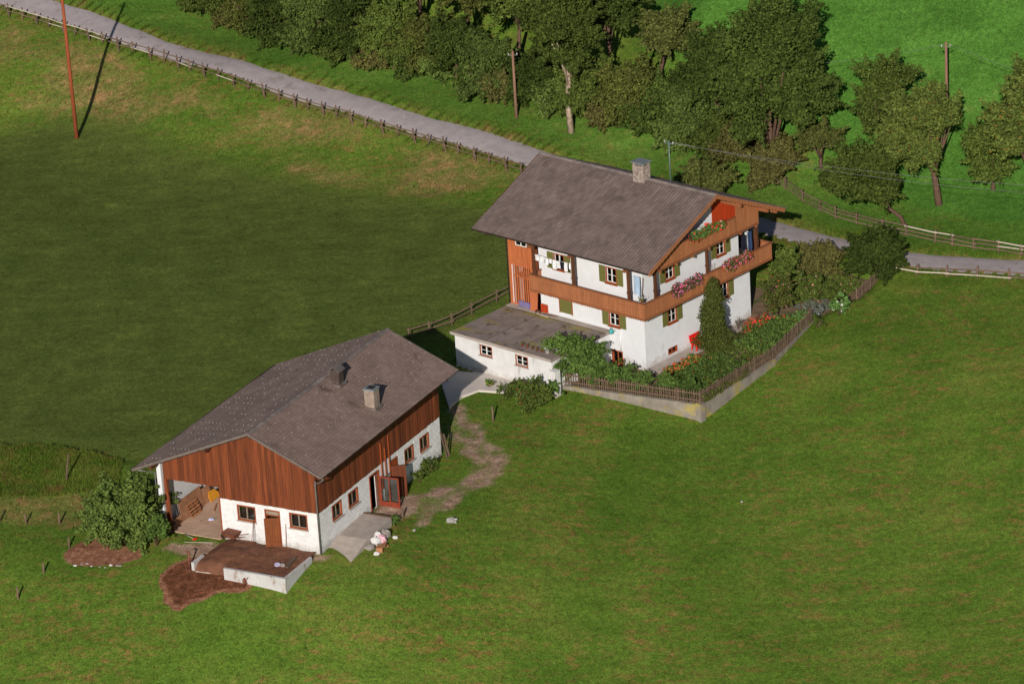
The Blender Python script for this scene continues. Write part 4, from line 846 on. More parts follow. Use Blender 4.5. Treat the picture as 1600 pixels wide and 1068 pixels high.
# ------------------------------------------------------------------ garden terrace
soil = mat('garden_soil', srgb(158,130,104,.75), srgb(114,90,70,.7), rough=.95, scale=1.8, var=.3, bump=.6, bscale=12, rand=0, stain=[((.07,.10,.02), .9, .52, (1,1,1))])
gs = .3; xs = np.arange(-8, 26, gs); ys = np.arange(-12, 24, gs); XX, YY = np.meshgrid(xs, ys); sd_ = poly_sd(XX, YY, GARDEN); ZZ = hg(XX, YY)+.05*(n2(XX, YY, .6, 9)-.5)
nr, nc = XX.shape; keep = sd_ < -.02; idx = np.arange(nr*nc).reshape(nr, nc)
km = keep[:-1, :-1] & keep[1:, :-1] & keep[:-1, 1:] & keep[1:, 1:]
FQ = np.stack([idx[:-1, :-1], idx[:-1, 1:], idx[1:, 1:], idx[1:, :-1]], -1)[km]
tag(inst('garden_soil', np_mesh('garden_soil', np.stack([XX, YY, ZZ], -1).reshape(-1, 3), FQ, soil, True)), 'raised brown garden bed around the farmhouse', 'garden bed', kind='structure')
yard_m = mat('yard_concrete', srgb(214,204,196,.95), srgb(190,178,168,.9), rough=.9, scale=.8, var=.3, bump=.2, rand=0)
yp = [gp(*p) for p in [(702,640),(722,622),(748,612),(790,615),(860,622),(868,600),(860,575),(715,535),(660,545),(690,600)]]
zt = max(float(h0(p[0], p[1])) for p in yp)
tag(MB().prism([(p[0], p[1]) for p in yp], lambda a, c, d: (a, c, d), -1.2, -.36).build('yard', yard_m), 'pale concrete yard between barn and outbuilding', 'yard', kind='structure')
path = [HF.w(u, v) for u, v in [(.06,.0),(.95,-.2),(.95,W+.4),(.06,W+.4)]]
tag(MB().prism([(p[0], p[1]) for p in path], lambda a, c, d: (a, c, d), -.4, -.06).build('footpath', conc), 'narrow concrete strip along the gable wall of the farmhouse', 'path', kind='structure')
gwl = empty('garden_wall', tuple(HF.w(6.4,-2.3,0)), HYAW, 'low lichen-stained concrete retaining wall below the picket fence', 'wall')
def wall_run(p, q, z0a, z0b, zt_a, zt_b, th, name):
    p = np.array(p, float)-(6.4,-2.3); q = np.array(q, float)-(6.4,-2.3); d = (q-p)/np.linalg.norm(q-p); n = np.array([d[1], -d[0]])*th; b = MB(); N = max(3, int(np.linalg.norm(q-p)/.5)); V = []
    for i in range(N+1):
        t = i/N; c = p+(q-p)*t; zt_ = zt_a+(zt_b-zt_a)*t+rnd.uniform(-.015,.015); zb_ = z0a+(z0b-z0a)*t; o1 = n*(.5+rnd.uniform(-.05,.05))
        V += [(*(c+o1), zb_), (*(c+o1), zt_), (*(c-n*.5), zt_+.005), (*(c-n*.5), zb_)]
    b.add(V, [(4*i+k, 4*i+4+k, 4*i+4+(k+1)%4, 4*i+(k+1)%4) for i in range(N) for k in range(4)]+[(0,1,2,3),(4*N+3,4*N+2,4*N+1,4*N)])
    return b.build(name, conc_yel, gwl)
wall_run((-3.3,-5.0),(6.5,-2.36), -1.4,-2.2, -.18,-.2, .28, 'wall_section')
wall_run((6.52,-2.2),(5.95,6.05), -2.2,-1.2, -.2,-.1, .28, 'wall_section')
wall_run((5.94,6.06),(4.2,12.74), -1.2,-.6, -.1,.05, .24, 'wall_section')
MB().box(-.1,.35,-.3,.15,-2.2,-.1).build('corner_pier', conc_yel, gwl)
pk_mesh = MB().prism([(-.025,.02),(.025,.02),(.025,.86),(0,.92),(-.025,.86)], lambda a, c, d: (a, d, c), -.012, .012).mesh('picket', old_wood)
def picket_fence(label, p, q, za, zb_, step=.155):
    p = np.array(p, float); q = np.array(q, float); L_ = np.linalg.norm(q-p); d = (q-p)/L_; ang = math.atan2(d[1], d[0])
    root = empty('picket_fence', tuple(HF.w(p[0], p[1], za)), HYAW+ang, label, 'fence'); n = int(L_/step); sl = (zb_-za)/L_
    for i in range(n):
        inst('picket', pk_mesh, root, (i*step+rnd.uniform(-.015,.015), 0, i*step*sl+rnd.uniform(-.03,.03)), (rnd.uniform(-.04,.04), rnd.uniform(-.05,.05), 0), (1,1,rnd.uniform(.95,1.05)))
    for hz in (.22,.68): MB().bar((0,.035,hz),(L_,.035,hz+zb_-za),.04,.075).build('rail', rail_m, root)
    for s in np.arange(0, L_+.01, 2.1): MB().box(s-.045,s+.045,.05,.13,-.25+s*sl,.9+s*sl).build('post', old_wood, root)
picket_fence('weathered picket fence on the wall in front of the lilac and hedge', (-3.2,-4.95),(6.5,-2.35), -.16,-.18)
picket_fence('weathered picket fence climbing beside the vegetable beds', (6.5,-2.3),(5.95,6.05), -.18,-.08)
picket_fence('weathered picket fence between vegetable beds and white dahlias', (5.94,6.15),(4.2,12.74), -.08,.06)
picket_fence('short picket fence below the big dark round shrub', (4.6,17.3),(3.84,21.1), .1,.3)
# ------------------------------------------------------------------ vegetation
def leaf(name, c1, c2, **k): return mat(name, c1, c2, rough=.8, scale=.7, var=.25, bump=0, rand=k.pop('rand', .24), island=k.pop('island', .42), spec=.06, transl=.25, **k)
lf_dark = leaf('leaf_dark', (.080,.116,.023), (.044,.066,.014))
lf_mid = leaf('leaf_mid', (.116,.160,.031), (.068,.096,.020))
lf_yel = leaf('leaf_yellowish', (0.162, 0.18, 0.046), (0.102, 0.12, 0.031))
lf_apple = leaf('leaf_apple', (0.138, 0.172, 0.037), (0.081, 0.115, 0.025), island_c=((.26,.14,.03), .02))
lf_con = leaf('leaf_conifer', (.105,.125,.028), (.066,.080,.019))
lf_br = leaf('leaf_bright', (.16,.30,.075), (.11,.21,.05))
lf_veg = leaf('leaf_vegetable', (.125,.205,.045), (.078,.130,.029))
lf_olive = leaf('leaf_olive', (.125,.140,.030), (.072,.084,.020))
lf_br2 = leaf('leaf_climber', (.135,.190,.042), (.080,.118,.028))
lf_rust = leaf('leaf_rusty', (0.156, 0.15, 0.043), (0.096, 0.09, 0.029))
lf_grey = leaf('leaf_grey', (.17,.19,.15), (.11,.13,.09))
bark = mat('bark', srgb(140,110,90,.6), srgb(90,66,52,.6), rough=.95, scale=3, var=.3, bump=.6, stretch=(3,3,.6))
bark_pale = mat('pale_bark', srgb(206,186,164,.75), srgb(140,112,94,.7), rough=.9, scale=2.5, var=.2, bump=.4, stretch=(2,2,1))
fl = lambda n, c: mat(n, c, tuple(x*.7 for x in c), rough=.6, bump=0, rand=.05, island=.25, transl=.15)
f_red = fl('flower_red', (.75,.06,.03)); f_pink = fl('flower_pink', (.72,.17,.34)); f_or = fl('flower_orange', (.62,.13,.03)); f_white = fl('flower_white', (.82,.82,.74)); f_lav = fl('flower_lavender', (.34,.36,.52)); f_rose = fl('flower_rose', (.68,.28,.24)); f_yel = fl('flower_yellow', (.75,.55,.08))
def blobs_for(rx, ry, rz, cz, n, rb, seed, base=.25):
    r = np.random.default_rng(seed); out = []
    for i in range(n):
        d = r.normal(size=3); d /= np.linalg.norm(d)
        if d[2] < -base-.3: d[2] *= -1
        k = r.uniform(.42, .95)*(1+.14*math.sin(3*math.atan2(d[1], d[0])+seed)+.10*math.sin(5*d[2]+seed*2)); q = rb*r.uniform(.55, 1.25)
        c = np.array([d[0]*rx*k, d[1]*ry*k, cz+d[2]*rz*k]); out.append((tuple(c), (q, q, q*r.uniform(.6,.85))))
        for j in range(3):                     # twig sprays breaking the outline
            e = d+r.normal(size=3)*.7+np.array([0,0,.2]); e /= np.linalg.norm(e); g = q*r.uniform(.28,.42)
            for st in range(3): out.append((tuple(c+e*q*(.9+.38*st)), (g*r.uniform(.8,1.4), g*r.uniform(.8,1.4), g*.8))); g *= .72
    return out
def tree(px, py, H, R, label, m, name='tree', cat='tree', trunk=None, cz=None, rz=None, n=46, rb=None, size=.17, dens=24, seed=0, bm=None, off=(0,0), group=None, xy=None, limbs=5, tr=.16):
    p = gp(px, py) if xy is None else np.array([*xy, gz(*xy)]); root = empty(name, tuple(p), 0, label, cat, group)
    R *= .74; size *= .72; dens *= 1.75
    trunk = H*.3 if trunk is None else trunk; rz = rz or (H-trunk)/2*1.0; cz = cz or H-rz; rb = rb or R*.34; r = random.Random(seed)
    t = MB(); kx, ky = r.uniform(-.15,.15), r.uniform(-.15,.15)
    t.tube([(0,0,-.3),(kx+off[0]*.15,ky+off[1]*.15,trunk*.5),(off[0]*.4,off[1]*.4,trunk),(off[0]*.8,off[1]*.8,cz),(off[0],off[1],cz+rz*.5)], [tr*1.25,tr,tr*.85,tr*.5,tr*.15], 8)
    for i in range(limbs):
        a = r.uniform(0,6.28); z0 = trunk*r.uniform(.75,1.1); q = r.uniform(.5,.8)
        t.tube([(off[0]*.4,off[1]*.4,z0),(off[0]*.6+math.cos(a)*R*.3,off[1]*.6+math.sin(a)*R*.3,z0+(cz-z0)*.6),(off[0]+math.cos(a)*R*q,off[1]+math.sin(a)*R*q,cz+rz*r.uniform(-.1,.4))], [tr*.5,tr*.35,tr*.1], 6)
    t.build('trunk', bm or bark, root)
    bl = [((b[0][0]+off[0], b[0][1]+off[1], b[0][2]), b[1]) for b in blobs_for(R, R*.92, rz, cz, n, rb, seed)]
    cloud('crown', bl, dens, size, m, root, seed); return root
def shrub(px, py, H, R, label, m, name='shrub', cat='shrub', seed=0, n=None, size=.11, dens=48, flowers=None, squash=.85, xy=None, zoff=0, rb=None, shape=None, group=None):
    p = gp(px, py) if xy is None else np.array([*xy, gz(*xy)])
    if xy is not None or in_poly(np.array([p[0]]), np.array([p[1]]), GARDEN)[0]:
        for _ in range(3):
            if xy is None: p = at_z(px, py, float(hg(p[0], p[1])))
        if in_poly(np.array([p[0]]), np.array([p[1]]), GARDEN)[0]: p[2] = float(hg(p[0], p[1]))
    root = empty(name, tuple(p+np.array([0,0,zoff])), 0, label, cat, group)
    R *= .82; size *= .8; dens *= 1.45
    n = n or max(8, int(16*R)); rb = rb or max(.16, R*.38)
    bl = blobs_for(R, R*squash, H*.42, H*.52, n, rb, seed, base=.6) if shape is None else shape
    if shape is None: bl = [(c, (a, b_, min(cc, .45*H))) for c, (a, b_, cc) in bl]
    cloud('foliage', bl, dens, size, m, root, seed)
    st = MB(); r = random.Random(seed)
    for i in range(4): a = r.uniform(0,6.28); st.tube([(0,0,-.1),(math.cos(a)*R*.2,math.sin(a)*R*.2,H*.3),(math.cos(a)*R*.5,math.sin(a)*R*.5,H*.7)], [.03,.025,.01], 5)
    st.build('stems', bark, root)
    for k, (fm, fd, fs) in enumerate(flowers or []):
        b2 = [(c, (a*1.08, b_*1.08, cc*1.1)) for c, (a, b_, cc) in bl]; cloud('blossoms', b2, fd, fs, fm, root, seed+50+k, inner=0, aspect=.9)
    return root
ORD = ['first','second','third','fourth','fifth','sixth','seventh','eighth','ninth','tenth','eleventh','twelfth','thirteenth','fourteenth','fifteenth','sixteenth','seventeenth','eighteenth']
front = [(298,2,4.5,2.2),(345,30,5,2.2),(395,50,5.5,2.4),(450,70,5.5,2.4),(505,84,6,2.5),(560,98,6,2.6),(615,108,5.6,2.4),(665,113,5,2.2),(715,125,5.4,2.3),(765,152,4.6,2.0),(848,160,4.6,2.0),(926,186,5,2.7),(990,197,5.2,2.3),(1040,212,4.8,2.2),(1088,228,5,2.3)]
for i, (px, py, H, R) in enumerate(front):
    tree(px, py, H*1.15, R*1.45, f'{ORD[i]} bushy tree from the left in the front of the hedge row', [lf_dark,lf_mid,lf_olive,lf_dark,lf_br2][i%5], 'hedge_tree', seed=100+i, trunk=.5, cz=H*.45, rz=H*.5, n=60, rb=.72, size=.15, dens=26, group='trees of the hedge row', limbs=3)
back = [(335,-40,7,3.0),(420,8,8,3.0),(500,36,9,3.2),(580,55,9.5,3.4),(660,66,10,3.6),(735,82,10,3.4),(815,100,10,3.2),(955,128,10,3.2),(1125,215,7.5,2.8)]
for i, (px, py, H, R) in enumerate(back):
    tree(px, py, H, R, f'{ORD[i]} tall dark tree from the left at the back of the hedge row', [lf_dark,lf_olive,lf_mid,lf_dark][i%4], 'hedge_tree', seed=200+i, n=52, rb=1.1, size=.17, dens=24, group='tall trees behind the hedge row', limbs=4)
for i, (px, py, H, R) in enumerate([(320,22,2.2,1.6),(372,45,2.2,1.7),(425,66,2.2,1.7),(480,84,2.4,1.8),(535,98,2.4,1.8),(590,110,2.2,1.7),(640,116,2.2,1.6),(690,122,2.2,1.6),(742,140,2.0,1.5),(785,158,2.0,1.4),(825,162,2.0,1.5),(870,172,2.2,1.6),(915,180,2.6,1.8),(965,196,2.4,1.8),(1015,208,2.2,1.7),(1065,226,2.2,1.8),(1115,240,2.2,1.8),(1160,254,2.2,1.8)]):
    shrub(px, py, H*1.15, R*1.25, f'{ORD[i]} low undergrowth bush from the left at the foot of the hedge', [lf_mid,lf_rust,lf_dark,lf_br2][i%4], 'undergrowth_bush', seed=500+i, n=30, size=.14, dens=30, group='undergrowth along the hedge foot')
tree(893,206,10.5,3.3,'tall tree with forked pale bark trunk beyond the lane',lf_mid,seed=31,trunk=4.2,cz=7.6,rz=3.0,n=44,rb=1.0,bm=bark_pale,limbs=7,tr=.22)
tree(1035,120,5.2,2.0,'small tree standing out of the hedge before the bright field',lf_yel,seed=32,n=30,rb=.7,off=(.4,0))
tree(1205,272,13.0,4.9,'largest broad dark green tree behind the farmhouse roof',lf_dark,seed=33,trunk=1.6,cz=7.2,rz=5.6,n=92,rb=1.2,size=.16,dens=22,limbs=9,tr=.3)
shrub(1208,284,3.0,2.2,'rusty green shrub under the largest broad tree',lf_rust,seed=34,n=40,size=.12,dens=40)
shrub(1105,312,3.0,2.1,'round yellow-green bush just behind the farmhouse ridge',lf_yel,seed=35,n=40,size=.12,dens=40)
tree(1468,319,8.8,3.7,'apple tree with thick bare trunk in the orchard',lf_apple,'fruit_tree',seed=36,trunk=2.4,cz=5.3,rz=3.1,n=60,rb=.95,size=.14,limbs=7,tr=.24,off=(-.9,.4))
tree(1385,262,8.0,2.2,'slim fruit tree rising behind the leaning one',lf_mid,'fruit_tree',seed=37,trunk=2.0,n=42,rb=.75,size=.14)
tree(1416,352,6.2,3.4,'low leaning fruit tree by the rail fence',lf_mid,'fruit_tree',seed=38,trunk=1.3,cz=3.6,rz=2.6,n=54,rb=.8,size=.14,off=(-2.9,.4),tr=.15)
tree(1618,335,11.8,4.2,'tall fruit tree cut off by the right picture edge',lf_apple,'fruit_tree',seed=39,trunk=2.2,cz=6.5,rz=4.8,n=66,rb=1.0,size=.15,tr=.22)
tree(1552,296,5.0,2.8,'small fruit tree behind the thick trunked apple tree',lf_mid,'fruit_tree',seed=40,trunk=.9,cz=2.7,rz=2.3,n=36,rb=.75,size=.14)
tree(1283,262,3.2,1.7,'small sapling left of the leaning fruit tree',lf_yel,'fruit_tree',seed=41,trunk=.7,n=22,rb=.6,size=.13)
# garden shrubs
shrub(908,597,3.3,1.75,'big dark lilac bush at the corner of the terrace',lf_veg,seed=60,n=46,size=.13,dens=40)
for i, (u, v, H, R) in enumerate([(-1.3,-3.5,1.6,1.0),(.3,-3.1,1.5,1.0),(1.9,-2.6,1.3,1.0),(3.5,-2.1,1.1,.9),(5.0,-1.6,.9,.8)]):
    shrub(0,0,H,R,f'{ORD[i]} leafy hedge shrub right of the lilac behind the front pickets',lf_veg,'hedge_shrub',seed=70+i,xy=HF.w(u,v)[:2],n=22,size=.12,group='hedge shrubs behind the front pickets')
sh = []
for z in np.arange(.25, 5.0, .32):
    rr_ = 1.15*(1-(z/5.8)**1.8)*rnd.uniform(.8,1.15)
    for a in np.arange(0, 6.28, .9):
        k = rnd.uniform(.4,.85); sh.append(((math.cos(a+z*2)*rr_*k, math.sin(a+z*2)*rr_*k, z+rnd.uniform(-.2,.2)), (rr_*rnd.uniform(.25,.5)+.06, rr_*rnd.uniform(.25,.5)+.06, rnd.uniform(.2,.42))))
shrub(0,0,5.0,.9,'tall slender dark evergreen against the gable wall',lf_con,'evergreen',cat='tree',seed=80,xy=HF.w(1.55,5.35)[:2],shape=sh,size=.085,dens=62)
shrub(0,0,3.4,1.25,'tall shrub with red flecks at the right house corner',lf_con,seed=81,xy=HF.w(1.9,11.9)[:2],n=30,size=.1,flowers=[(f_or,.9,.05),(f_pink,.5,.05)])
shrub(0,0,3.6,1.3,'dark upright bush behind the balcony end beside the lane',lf_mid,seed=82,xy=HF.w(-.3,15.3)[:2],n=30,size=.11)
shrub(1228,452,2.0,.75,'pink flowering rose bush beside the tall red-flecked shrub',lf_veg,seed=83,flowers=[(f_rose,3.5,.08)])
shrub(1262,466,1.5,1.3,'spreading rose bush with pale pink blossoms in the garden middle',lf_mid,seed=84,n=24,flowers=[(f_rose,1.3,.07),(f_white,.3,.06)])
shrub(1278,428,1.9,2.0,'wide olive shrub beside the lane at the garden end',lf_rust,seed=85,n=36)
shrub(1370,436,3.2,2.25,'big dark round shrub at the far garden corner',lf_dark,seed=86,n=48,size=.12)
shrub(1312,494,1.7,.85,'tall plant with white dahlia blooms at the garden edge',lf_br,seed=87,flowers=[(f_white,1.6,.09)])
shrub(1276,493,.6,.75,'low grey-blue lavender clump',lf_grey,seed=88,flowers=[(f_lav,7,.06)])
shrub(1278,512,.8,.7,'weedy clump overgrowing the picket fence end',lf_mid,seed=89)
shrub(1295,470,.9,1.0,'loose green perennial between the roses and dahlias',lf_mid,seed=79)
shrub(830,634,1.8,1.3,'yard bush with reddish leaves before the outbuilding',lf_mid,seed=90,n=26,flowers=[(f_or,.5,.06)])
shrub(795,622,1.4,.95,'small yard bush beside the colourful flowers',lf_mid,seed=91)
shrub(868,622,1.2,.8,'small green shrub at the foot of the outbuilding corner',lf_veg,seed=92)
shrub(765,606,.5,.35,'low clump of pink and yellow flowers by the yard',lf_veg,'flower_clump',seed=93,flowers=[(f_pink,7,.05),(f_yel,4,.05)])
shrub(196,838,3.0,2.8,'large climbing bush against the left end of the barn',lf_br2,seed=94,n=54,size=.13,dens=42)
shrub(245,852,2.2,1.0,'small leafy bush between the barn bay post and large bush',lf_veg,seed=95,n=26,size=.12)
shrub(158,832,2.0,1.2,'low leafy bush just behind the brown dirt patch',lf_mid,seed=96,n=24)
shrub(672,738,.9,.8,'weeds growing along the far barn wall',lf_mid,'weed_clump',seed=97)
shrub(655,752,.7,.5,'small weeds beside the leaning plank at the barn wall',lf_mid,'weed_clump',seed=98)
shrub(615,818,.45,.5,'weeds at the end of the concrete ramp',lf_veg,'weed_clump',seed=99)
# vegetable and flower beds: plants nobody could count
def bed(name, label, quad, m, step, r, hgt, seed, flowers=None, size=.08, dens=60):
    """quad in house coordinates; rows of leafy plants"""
    rr = random.Random(seed); bl = []; q = [np.array(p, float) for p in quad]; L1 = np.linalg.norm(q[1]-q[0]); L2 = np.linalg.norm(q[3]-q[0])
    for i in range(max(1, int(L1/step))):
        for j in range(max(1, int(L2/step))):
            s, t = (i+.5)/max(1, int(L1/step)), (j+.5)/max(1, int(L2/step)); c = (q[0]*(1-s)+q[1]*s)*(1-t)+(q[3]*(1-s)+q[2]*s)*t
            P = HF.w(c[0]+rr.uniform(-.1,.1), c[1]+rr.uniform(-.1,.1)); k = rr.uniform(.55,1.3); bl.append(((P[0], P[1], float(hg(P[0], P[1]))+hgt*k*.55), (r*k, r*k, hgt*k*.5)))
    V, F_ = leaves(bl, dens, size, seed); o = tag(inst(name, np_mesh(name, V, F_, m)), label, 'plants', kind='stuff')
    for fm, fd, fs in flowers or []:
        V, F_ = leaves([(c, (a*1.1, b_*1.1, cc*1.15)) for c, (a, b_, cc) in bl], fd, fs, seed+9, inner=0, aspect=.9); tag(inst('bed_blossoms', np_mesh('bed_blossoms', V, F_, fm)), 'blossoms over '+label, 'flowers', kind='stuff')
bed('vegetable_bed', 'dark green vegetable bed by the middle pickets', [(2.2,6.3),(5.5,6.3),(4.6,11.2),(2.0,11.2)], lf_veg, .42, .27, .5, 1)
bed('vegetable_bed', 'leafy vegetable bed near the garden corner', [(2.3,-.5),(6.0,-1.2),(5.6,4.8),(2.2,4.6)], lf_veg, .42, .25, .45, 2, flowers=[(f_or,.12,.05)])
bed('kitchen_garden_greens', 'low mixed greens between the vegetable beds', [(1.9,-1.6),(6.2,-1.9),(4.4,12.3),(1.6,12.3)], lf_mid, .6, .26, .28, 12, flowers=[(f_or,.5,.05)])
bed('lettuce_bed', 'bright green lettuce row', [(2.4,11.7),(4.0,11.7),(4.0,13.6),(2.4,13.6)], lf_br, .36, .2, .28, 3)
bed('flower_bed', 'orange red flowers along the gable wall', [(1.2,.4),(2.2,.2),(2.1,3.6),(1.2,3.7)], lf_veg, .33, .2, .45, 4, flowers=[(f_or,20,.06),(f_red,4,.07)])
bed('flower_bed', 'red flowers at the right house corner', [(1.2,8.6),(1.9,8.6),(1.9,11.2),(1.2,11.2)], lf_veg, .33, .2, .45, 5, flowers=[(f_red,12,.08),(f_or,7,.06)])
bed('flower_bed', 'red flower row along the far side of the vegetable bed', [(1.9,11.0),(3.2,11.2),(3.2,12.0),(1.8,12.)], lf_veg, .33, .2, .4, 16, flowers=[(f_red,9,.07)])
bed('flower_bed', 'orange flowers below the red bench', [(2.0,4.2),(2.6,4.2),(2.5,6.2),(1.9,6.2)], lf_veg, .33, .18, .35, 6, flowers=[(f_or,3,.06)])
bed('grey_ground_cover', 'pale grey-green ground cover between shrubs and lettuce', [(1.6,13.9),(3.9,13.9),(3.7,16.4),(1.4,16.4)], lf_grey, .3, .2, .12, 17)
bed('flower_bed', 'mixed perennials at the far garden end', [(.5,16.6),(3.6,16.6),(3.4,20.),(-.5,20.)], lf_mid, .5, .3, .5, 7, flowers=[(f_rose,.5,.06)])
bed('climbing_plants', 'creeping greenery along the corner pickets', [(5.9,-2.0),(6.7,-2.2),(6.3,3.0),(5.7,3.0)], lf_con, .36, .24, .55, 8)
# ------------------------------------------------------------------ small things at the farmhouse
def thing(name, label, cat, loc, rz=0, group=None): return empty(name, tuple(loc), rz, label, cat, group)
def HT(name, label, cat, u, v, z, rz=0, group=None): return thing(name, label, cat, HF.w(u, v, z), HYAW+rz, group)
def BT(name, label, cat, u, v, z, rz=0, group=None): return thing(name, label, cat, BF.w(u, v, z), BYAW+rz, group)
def flower_box(label, u, v0, v1, z, fls, seed, drop=.3, leafm=None):
    r = HT('flower_box', label, 'flower box', u, (v0+v1)/2, z); L_ = v1-v0
    MB().box(-.11,.11,-L_/2,L_/2,-.18,.02).build('box', post_m, r); rr = random.Random(seed); bl = []
    for k in range(int(L_/.16)):
        y = -L_/2+(k+.5)*.16; q = rr.uniform(.13,.24); bl.append(((rr.uniform(-.05,.12), y, rr.uniform(.05,.32)), (q, q, q*.9)))
        bl.append(((rr.uniform(.12,.26), y, rr.uniform(-drop,.05)), (q*.7, q, q)))
    cloud('foliage', bl, 60, .065, leafm or lf_mid, r, seed)
    for i, (fm, d, s) in enumerate(fls): cloud('blossoms', [(c, (a*1.12, b_*1.12, cc*1.12)) for c, (a, b_, cc) in bl], d, s, fm, r, seed+7+i, inner=0, aspect=.9)
flower_box('geranium box with pink blossoms near the balcony front corner', 1.2, 1.5, 4.4, 5.22, [(f_pink,20,.055),(f_red,2,.05)], 1)
flower_box('geranium box with pink and red blossoms near the balcony right end', 1.2, 7.0, 9.95, 5.2, [(f_pink,17,.055),(f_red,7,.06)], 2)
flower_box('geranium box with red blossoms on the upper gable balcony', 1.16, 3.7, 7.2, 8.26, [(f_red,2.6,.11),(f_rose,.5,.08)], 3, drop=.15, leafm=lf_br)
r = HT('potted_plant', 'small potted plant on the balcony corner rail', 'plant', .75, -1.0, 5.22)
MB().lathe([(0,0),(.09,0),(.12,.18),(.10,.18),(0,.16)], 10).build('pot', frame_m, r); cloud('foliage', [((0,0,.3),(.25,.25,.18)),((.1,-.2,.28),(.2,.2,.15))], 60, .06, lf_mid, r, 5); cloud('blossoms', [((0,0,.3),(.28,.28,.2))], 10, .05, f_rose, r, 6, inner=0)
# washing line
cl_w = mat('white_cloth', (.76,.76,.76), (.66,.66,.67), rough=.9, scale=3, bump=.1, rand=.08); cl_b = mat('blue_denim', srgb(66,92,140,.7), srgb(44,64,106,.6), rough=.9, scale=4, rand=.05); cl_n = mat('navy_cloth', srgb(36,40,62,.6), srgb(24,28,46,.5), rough=.9, rand=.05); cl_p = mat('pale_blue_cloth', srgb(186,206,226,.85), srgb(160,186,214,.8), rough=.9, rand=.03)
ln = thing('washing_line', 'thin washing line strung between two balcony posts', 'clothesline', HF.w(-8.6,-.98,6.68), HYAW); MB().tube([(3.48*t, 0, -.10*4*t*(1-t)*1.0) for t in np.linspace(0,1,10)], .008, 5).build('cord', cl_w, ln)
def cloth(name, label, u, v, z, wd, ht, m, rz=0, seed=0, cat='laundry', group=None, taper=0.):
    rr = random.Random(seed); V = []; nx_, nz_ = 6, 5; ph = rr.uniform(0,6)
    for yy in (-.008, .008):
        for j in range(nz_+1):
            for i in range(nx_+1):
                s, t = i/nx_-.5, j/nz_; V.append((s*wd*(1-taper*t), yy+.03*t*math.sin(s*9+ph)+.015*math.sin(ph+t*5), -t*ht*(1+.06*math.sin(s*5+ph))))
    n1 = (nx_+1)*(nz_+1); Fs = []
    for k, b0 in ((0,0),(1,n1)):
        for j in range(nz_):
            for i in range(nx_): a = b0+j*(nx_+1)+i; f = (a, a+1, a+nx_+2, a+nx_+1); Fs.append(f if k else f[::-1])
    o = MB().add(V, Fs, True).build(name, m, None, tuple(HF.w(u, v, z)), HYAW+rz); tag(o, label, cat, group)
lab = ['white cloth nearest the left balcony post','broad white cloth second on the washing line','narrow white cloth third on the washing line','short white sock-like cloth on the washing line','white shirt hanging before the left shutter','small white cloth before the window','dark striped cloth on the washing line','white towel right of the dark cloth','last white cloth at the right washing line end']
for i, (u, wd, ht) in enumerate([(-8.35,.42,.42),(-7.9,.45,.40),(-7.48,.32,.45),(-7.15,.22,.30),(-6.8,.36,.62),(-6.45,.25,.5),(-6.12,.3,.55),(-5.8,.28,.62),(-5.42,.2,.42)]):
    cloth('hanging_cloth', lab[i], u, -.98, 6.66-.30*(1-((u+6.86)/1.74)**2)*.33, wd, ht, cl_n if i == 6 else cl_w, seed=i, group='laundry on the washing line')
cloth('towel', 'pale blue towel hanging on the balcony beside the corner post', -.02, -.55, 6.75, .55, 1.35, cl_p, seed=20)
o = MB().tube([(0,0,0),(-.04,0,.35),(.03,0,.9),(.06,0,1.35)], [.03,.02,.02,.02], 6).build('broom', barn_w, None, tuple(HF.w(.25,-.32,5.25)), HYAW); tag(o, 'dark broom leaning by the pale blue towel', 'broom')
cloth('trousers', 'blue denim trousers hanging before the balcony door', .62, 10.62, 6.45, .42, 1.3, cl_b, rz=math.pi/2, seed=21); cloth('jacket', 'dark navy jacket hanging beside the denim trousers', .5, 10.1, 6.3, .5, 1.15, cl_n, rz=math.pi/2, seed=22)
r = HT('balcony_chair', 'white garden chair behind the balcony parapet', 'chair', .45, 7.0, 4.2, math.pi/2); white_p = mat('white_paint', (.75,.74,.72), rough=.4)
MB().box(-.22,.22,-.2,.22,.42,.46).build('seat', white_p, r); MB().box(-.22,-.18,.2,.24,.46,1.0).box(.18,.22,.2,.24,.46,1.0).box(-.18,.18,.205,.235,.92,1.0).box(-.1,-.06,.21,.23,.46,.92).box(.06,.1,.21,.23,.46,.92).build('backrest', white_p, r)
for sx in (-1,1):
    for sy in (-1,1): MB().box(sx*.2-.02,sx*.2+.02,sy*.18-.02,sy*.18+.02,0,.42).build('leg', white_p, r)
